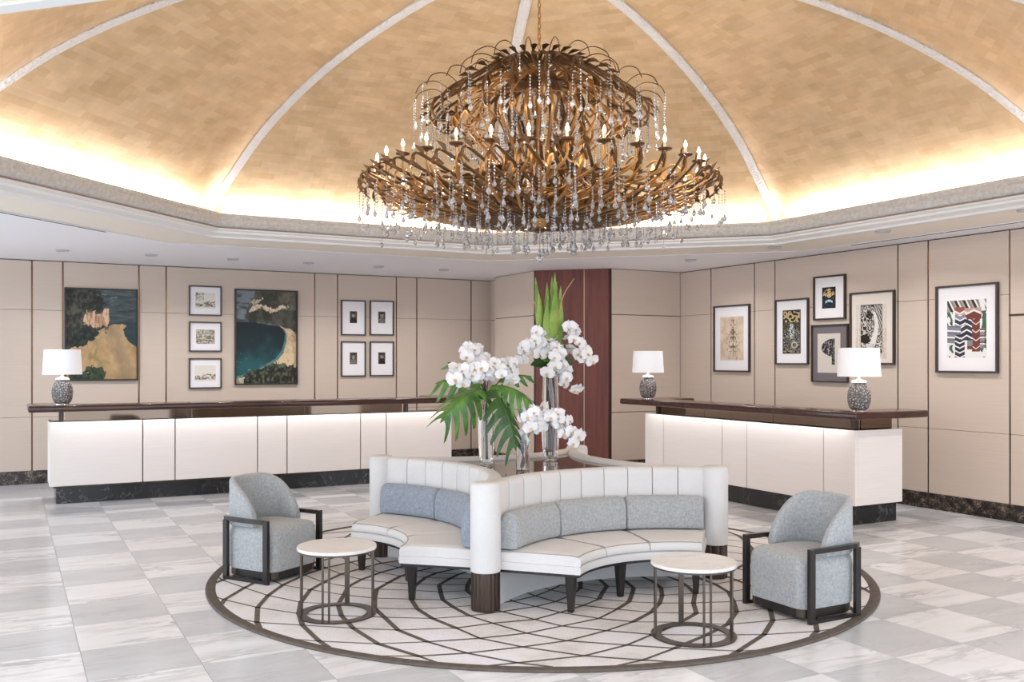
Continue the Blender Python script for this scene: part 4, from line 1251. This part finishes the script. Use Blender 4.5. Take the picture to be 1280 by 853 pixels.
# ================================================================== FLOWERS
TZ = .8355
V1 = px(608, 583, 7.59); V2 = px(653.5, 588, 7.40); V3 = px(688, 577, 8.04)
def vase(label, p, prof, wall, base, seg=32):
    """clear glass vase with thick base"""
    t = thing('glass_vase', label, 'vase', (p.x, p.y, TZ), group='glass vases on the island table')
    inner = [(r - wall, z) for r, z in prof if z > base]
    inner = [(inner[0][0]*1.0, base)] + inner if inner[0][1] > base else inner
    full = [(.001, .0)] + prof + list(reversed(inner)) + [(.001, base)]
    MB().lathe(full, seg).build('vessel', M['glass'], t, smooth=40)
    return t
vase('tall flared glass vase holding monstera leaves and white orchids', V1, [(.046, 0), (.052, .006), (.050, .03), (.062, .10), (.070, .30), (.066, .44), (.076, .54)], .006, .035)
vase('short clear glass cylinder vase with a rolled leaf inside', V2, [(.050, 0), (.052, .004), (.052, .19), (.052, .235)], .004, .012)
vase('tallest glass vase holding green sword leaves above white orchids', V3, [(.058, 0), (.064, .006), (.060, .04), (.072, .14), (.078, .36), (.072, .56), (.066, .74)], .006, .04)

def petal(mb, ang, ln, w, cup, tilt, z0=0.0):
    """petal in the x,y plane growing at angle ang, facing +z"""
    rows, cols = 4, 4; base = len(mb.v)
    ca, sa = math.cos(ang), math.sin(ang)
    for i in range(rows+1):
        t = i/rows; half = w*math.sin(PI*(.10 + .84*t))**.75 if t < 1 else w*.12
        for j in range(cols+1):
            s = -1 + 2*j/cols
            x = ln*t*(1 - .10*s*s*t); y = half*s
            z = z0 + tilt*t*ln - cup*t*t*ln + .10*w*s*s
            mb.v.append((x*ca - y*sa, x*sa + y*ca, z))
    n = cols + 1
    for i in range(rows):
        for j in range(cols):
            mb.f.append((base+i*n+j, base+i*n+j+1, base+(i+1)*n+j+1, base+(i+1)*n+j))
def flower_mesh():
    mb = MB()
    for a in (90, 210, 330): petal(mb, D(a), .052, .020, .25, .10, -.003)
    for a in (18, 162): petal(mb, D(a), .058, .034, .20, .14, .002)
    return mb.build('orchid_flower', M['petal'], None, smooth=60)
def lip_mesh():
    mb = MB(); petal(mb, D(270), .022, .010, -.4, .5, .006); petal(mb, D(235), .012, .006, -.3, .6, .006); petal(mb, D(305), .012, .006, -.3, .6, .006)
    return mb.build('orchid_lip', M['lip'], None, smooth=60)
FL, LP = flower_mesh(), lip_mesh()
first_fl = [True]
camv = Vector((0, 0, CAM_H))
def flower(parent, p, face, size, roll):
    d = face.normalized(); up = Vector((0, 0, 1))
    x = up.cross(d).normalized() if abs(d.z) < .95 else Vector((1, 0, 0)); y = d.cross(x)
    Mx = Matrix((x, y, d)).transposed().to_4x4()
    Mx = Matrix.Translation(p) @ Mx @ Matrix.Rotation(roll, 4, 'Z') @ Matrix.Scale(size, 4)
    if first_fl[0]:
        FL.parent = parent; FL.matrix_basis = Mx; LP.parent = FL; first_fl[0] = False
        return
    f = instance(FL, parent, Mx); l = instance(LP, f)
rf = random.Random(3)
def spray(label, origin, ctrl, group, n, depth, size=1.0, spread=.055, axisbias=(0, -.3, .25)):
    """an orchid stem through ctrl (world points) with n flowers along its outer part"""
    o = Vector(origin)
    t = thing('orchid_spray', label, 'flower', tuple(o), group=group)
    pts = smoothpath([Vector(c) - o for c in ctrl], 24)
    MB().tube(pts, [.0045 - .0025*i/24 for i in range(25)], 5).build('stem', M['stemdark'], t, smooth=True)
    cen = sum((pts[i] for i in range(10, 25)), Vector())/15
    for i in range(n):
        f = .42 + .58*(i + .5)/n
        p = pts[min(24, int(f*24))] + Vector((rf.uniform(-1, 1), rf.uniform(-1, 1), rf.uniform(-1, 1)))*spread
        view = (camv - (p + o)).normalized()
        face = view*1.0 + Vector((rf.uniform(-.8, .8), rf.uniform(-.8, .8), rf.uniform(-.5, .7)))*.75 + (p - cen)*4.0
        flower(t, p, face, size*rf.uniform(1.05, 1.35), rf.uniform(-.5, .5))
    return t
top1 = Vector((V1.x, V1.y, TZ + .50)); in1 = Vector((V1.x, V1.y, TZ + .06))
GR1 = 'white orchids in the monstera vase'
def P(u, v, d): return px(u, v, d)
spray('white orchid spray at the top of the monstera arrangement', in1, [in1, top1, P(604, 478, 7.62), P(598, 452, 7.62), P(588, 440, 7.60), P(578, 446, 7.58)], GR1, 15, 7.6)
spray('white orchid spray spilling out over the biggest split leaf', in1, [in1 + Vector((.01,0,0)), top1, P(604, 474, 7.5), P(592, 466, 7.45), P(578, 468, 7.42), P(567, 476, 7.42)], GR1, 14, 7.5)
spray('white orchid spray across the centre of the monstera arrangement', in1, [in1, top1, P(606, 470, 7.5), P(605, 458, 7.46), P(616, 458, 7.44), P(622, 466, 7.42)], GR1, 12, 7.5)
spray('white orchid spray drooping towards the tallest vase', in1, [in1, top1, P(612, 468, 7.55), P(626, 455, 7.55), P(638, 460, 7.52), P(642, 474, 7.5)], GR1, 14, 7.5)
top3 = Vector((V3.x, V3.y, TZ + .72)); in3 = Vector((V3.x, V3.y, TZ + .08))
GR3 = 'white orchids in the tallest vase'
spray('white orchid spray reaching from the tallest vase towards the monstera', in3, [in3, top3, P(684, 446, 8.0), P(674, 436, 7.95), P(660, 437, 7.92), P(650, 446, 7.9)], GR3, 13, 8.0)
spray('white orchid spray round the foot of the sword leaves', in3, [in3, top3, P(686, 440, 8.0), P(682, 422, 7.97), P(676, 419, 7.95), P(670, 426, 7.93)], GR3, 10, 8.0)
spray('upright white orchid spray beside the sword leaves', in3, [in3, top3, P(692, 445, 8.0), P(702, 428, 8.0), P(710, 415, 8.0), P(713, 408, 8.0)], GR3, 9, 8.0)
spray('white orchid spray hanging down the front of the tallest vase', in3, [in3, top3, P(690, 442, 7.94), P(694, 438, 7.88), P(696, 455, 7.84), P(692, 464, 7.84)], GR3, 13, 8.0)
spray('white orchid spray arching over towards the mahogany panels', in3, [in3, top3, P(700, 440, 8.0), P(716, 436, 8.0), P(730, 440, 8.0), P(738, 452, 8.0)], GR3, 10, 8.0)
spray('trailing white orchid spray below the arching one', in3, [in3, top3, P(696, 458, 7.9), P(704, 464, 7.88), P(712, 472, 7.88), P(717, 488, 7.88)], GR3, 11, 8.0)
in2 = Vector((V2.x, V2.y, TZ + .03)); top2 = Vector((V2.x + .01, V2.y, TZ + .235))
spray('white orchid spray bunched over the short cylinder vase', in2, [in2, top2, P(661, 545, 7.36), P(668, 522, 7.34), P(662, 520, 7.32), P(656, 532, 7.32)], 'white orchids in the short vase', 15, 7.4)
spray('white orchid spray arching low over the stone table top', in2, [in2, top2, P(668, 536, 7.40), P(684, 516, 7.40), P(704, 530, 7.40), P(716, 556, 7.42)], 'white orchids in the short vase', 24, 7.4, spread=.05)
# leaf rolled inside the short vase
mb = MB(); rings = []
for i in range(13):
    t = i/12; z = .016 + t*.21; a = t*2.2; w = .036*math.sin(PI*(.12 + .8*t)); 
    c = Vector((.012*math.sin(t*5), .010*math.cos(t*4), z)); d = Vector((math.cos(a), math.sin(a), 0)); e = Vector((-d.y, d.x, 0))
    rings.append([c - d*w + e*.006, c + e*.010, c + d*w + e*.006, c + d*w + e*.004, c + e*.008, c - d*w + e*.004])
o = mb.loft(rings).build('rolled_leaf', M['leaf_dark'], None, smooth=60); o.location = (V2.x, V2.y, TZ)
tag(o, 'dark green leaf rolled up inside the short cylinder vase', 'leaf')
# sword leaves
def blade_leaf(base, tip, w, twist, lean, label, m):
    b, tp = Vector(base), Vector(tip); mb = MB(); rings = []
    ax = tp - b; L = ax.length; ax.normalize()
    side0 = ax.cross(Vector((math.cos(twist), math.sin(twist), 0))).normalized(); nrm0 = side0.cross(ax).normalized()
    for i in range(15):
        t = i/14; p = ax*L*t + nrm0*lean*math.sin(PI*t*.9)
        hw = w*(.55 + .45*math.sin(PI*min(1, t*1.15)))*(1 if t < .6 else max(.03, ((1 - t)/.4)**.55))
        rings.append([p - side0*hw - nrm0*.002 + nrm0*hw*.35, p - nrm0*.003, p + side0*hw - nrm0*.002 + nrm0*hw*.35, p + side0*hw + nrm0*.001 + nrm0*hw*.35, p + nrm0*.002, p - side0*hw + nrm0*.001 + nrm0*hw*.35])
    o = mb.loft(rings).build('sword_leaf', m, None, smooth=60); o.location = b
    tag(o, label, 'leaf', 'green sword leaves in the tallest vase')
    return o
sw = 'upright pointed green sword leaf rising above the orchids of the tallest vase'
for bu, tu, tv, w, dd, tw in ((683, 669, 346, .028, 8.06, 1.2), (684, 673, 363, .032, 7.98, 1.5), (687, 684, 353, .030, 8.1, 1.3), (688, 685, 368, .032, 7.97, 1.6), (690, 690, 345, .030, 8.12, 1.0), (693, 694, 341, .028, 8.06, 1.4), (695, 696, 352, .036, 7.99, 1.7), (697, 701, 357, .026, 8.04, 1.1), (686, 671, 351, .026, 8.05, 1.9)):
    blade_leaf(P(bu, 452, dd), P(tu, tv, dd), w*1.5, tw, .012, sw, M['blade'])
for pts in ([(686, 420), (672, 385), (664, 372), (657, 358)], [(688, 420), (676, 390), (668, 380), (659, 384)], [(694, 420), (700, 385), (706, 366), (718, 348)]):
    w0 = P(*pts[0], 8.03)
    o = MB().tube(smoothpath([P(u, v, 8.03) - w0 for u, v in pts], 14), [.006 - .003*i/14 for i in range(15)], 5).build('dry_twig', M['twig'], None, smooth=True)
    o.location = w0; tag(o, 'thin pale twig curving out from the sword leaves', 'twig', 'twigs among the sword leaves')
# monstera leaves
def monstera(label, base, tip, w, normal, droop, m, fingers=6, stalk=None, group='split monstera leaves'):
    b, tp = Vector(base), Vector(tip); t = thing('monstera_leaf', label, 'leaf', tuple(b), group=group)
    X = (tp - b); L = X.length; X.normalize(); N = Vector(normal); N = (N - X*N.dot(X)).normalized(); Y = N.cross(X)
    def W(x, y):
        z = droop*L*(math.sin(PI*x)) - .55*abs(y)**1.6/ max(.05, w) * .9 - .25*droop*L*x*x
        return X*(x*L) + Y*y + N*z
    mb = MB()
    def strip(pa, pb, n=5, thick=.0015):
        base0 = len(mb.v)
        for q in (0, 1):
            for i in range(n+1):
                f = i/n
                for s in (pa, pb):
                    x, y = s(f); mb.v.append(tuple(W(x, y) - N*thick*q))
        k = 2*(n+1)
        for i in range(n):
            a = base0 + 2*i
            mb.f.append((a, a+1, a+3, a+2)); mb.f.append((a+k, a+k+2, a+k+3, a+k+1))
            mb.f.append((a, a+2, a+k+2, a+k)); mb.f.append((a+1, a+k+1, a+k+3, a+3))
        mb.f.append((base0, base0+k, base0+k+1, base0+1)); e = base0 + 2*n
        mb.f.append((e, e+1, e+k+1, e+k))
    def hw(x): return w*(max(0, math.sin(PI*(.18 + .80*x)))**.6)
    for s in (-1, 1):
        for i in range(fingers):
            x0, x1 = -.02 + .96*i/fingers, -.02 + .96*(i+1)/fingers
            xm = (x0 + x1)/2; out = hw(xm); g = .10*(x1 - x0); fwd = .10 + .16*xm if i else -.06
            inner = .30
            def pa(f, x0=x0, out=out, g=g, fwd=fwd, s=s):
                gg = g*max(0, (f - inner)/(1 - inner))**.5 if f > inner else 0
                return (x0 + gg*1.6 + fwd*f*f*1.2 + (x1 - x0)*.16*max(0, f - .8)/.2, s*out*f)
            def pb(f, x1=x1, out=out, g=g, fwd=fwd, s=s):
                gg = g*max(0, (f - inner)/(1 - inner))**.5 if f > inner else 0
                return (x1 - gg*1.6 + fwd*f*f*1.2 - (x1 - x0)*.16*max(0, f - .8)/.2, s*out*f)
            strip(pa, pb, 7)
    mb.add([tuple(W(.93, -.02)), tuple(W(1.03, 0)), tuple(W(.93, .02)), tuple(W(.90, 0) - N*.002)], [(0, 1, 2), (0, 3, 1), (1, 3, 2), (0, 2, 3)])
    mb.build('blade', m, t, smooth=60)
    MB().tube([W(i/12, 0) + N*.001 for i in range(13)], [.005 - .0035*i/12 for i in range(13)], 5).build('midrib', M['stem'], t, smooth=True)
    if stalk is not None: MB().tube(smoothpath([Vector(s) - b for s in stalk] + [Vector((0, 0, 0))], 14), .0055, 6).build('stalk', M['stem'], t, smooth=True)
    return t
nv = (camv - Vector((V1.x, V1.y, 1.3))).normalized()
side = Vector((math.cos(TH), -math.sin(TH), 0))
st = [Vector((V1.x, V1.y, TZ + .08)), Vector((V1.x, V1.y, TZ + .52))]
monstera('largest split green monstera leaf drooping towards the long desk', P(601, 486, 7.45), P(551, 526, 7.25), .18, nv*.8 + Vector((0, 0, .6)), .16, M['leaf'], 6, st)
monstera('split green monstera leaf held level behind the largest one', P(600, 478, 7.62), P(544, 478, 7.75), .14, nv*.5 + Vector((0, 0, .85)), .12, M['leaf'], 5, st)
monstera('small split green monstera leaf behind the top orchids', P(598, 470, 7.8), P(560, 452, 8.0), .08, nv*.6 + Vector((0, 0, .8)), .08, M['leaf'], 4, st)
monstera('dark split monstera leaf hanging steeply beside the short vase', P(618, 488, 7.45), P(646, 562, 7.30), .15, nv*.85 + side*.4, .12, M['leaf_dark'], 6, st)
monstera('split green monstera leaf spreading towards the tallest vase', P(616, 482, 7.5), P(665, 503, 7.35), .135, nv*.55 + Vector((0, 0, .8)), .14, M['leaf'], 6, st)
monstera('small green monstera leaf tip between the two tall vases', P(626, 474, 7.8), P(664, 470, 7.9), .055, nv*.5 + Vector((0, 0, .85)), .08, M['leaf'], 4, st)
# foliage under the orchids of the tallest vase
for q, (u0, v0, u1, v1, w) in enumerate(((690, 455, 664, 455, .05), (690, 452, 706, 432, .05), (688, 458, 676, 470, .055), (694, 455, 716, 452, .05), (690, 448, 668, 432, .045), (694, 462, 708, 466, .05))):
    b, tp = P(u0, v0, 8.03), P(u1, v1, 7.98); X = tp - b; L = X.length; X.normalize(); Nn = (nv + Vector((0, 0, .5)) - X*(nv + Vector((0, 0, .5))).dot(X)).normalized(); Y = Nn.cross(X)
    mb = MB(); rings = []
    for i in range(9):
        t = i/8; hw = w*math.sin(PI*(.06 + .92*t))**.8; c = X*L*t + Nn*(.03*math.sin(PI*t) - .02*t)
        rings.append([c - Y*hw + Nn*hw*.3, c, c + Y*hw + Nn*hw*.3, c + Y*hw + Nn*(hw*.3 - .002), c - Nn*.002, c - Y*hw + Nn*(hw*.3 - .002)])
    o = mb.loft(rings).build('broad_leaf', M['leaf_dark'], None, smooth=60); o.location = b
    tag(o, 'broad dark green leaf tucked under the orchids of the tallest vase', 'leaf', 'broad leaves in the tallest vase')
mb = MB()
st3 = thing('flower_stems', 'bunch of green stems standing inside the tallest vase', 'stems', (V3.x, V3.y, TZ))
for q in range(5):
    a = q*2.4; MB().tube([(.03*math.cos(a), .03*math.sin(a), .045), (.045*math.cos(a+1), .045*math.sin(a+1), .45), (.03*math.cos(a+1.5), .03*math.sin(a+1.5), .75)], .0045, 5).build('stem', M['stem'], st3, smooth=True)
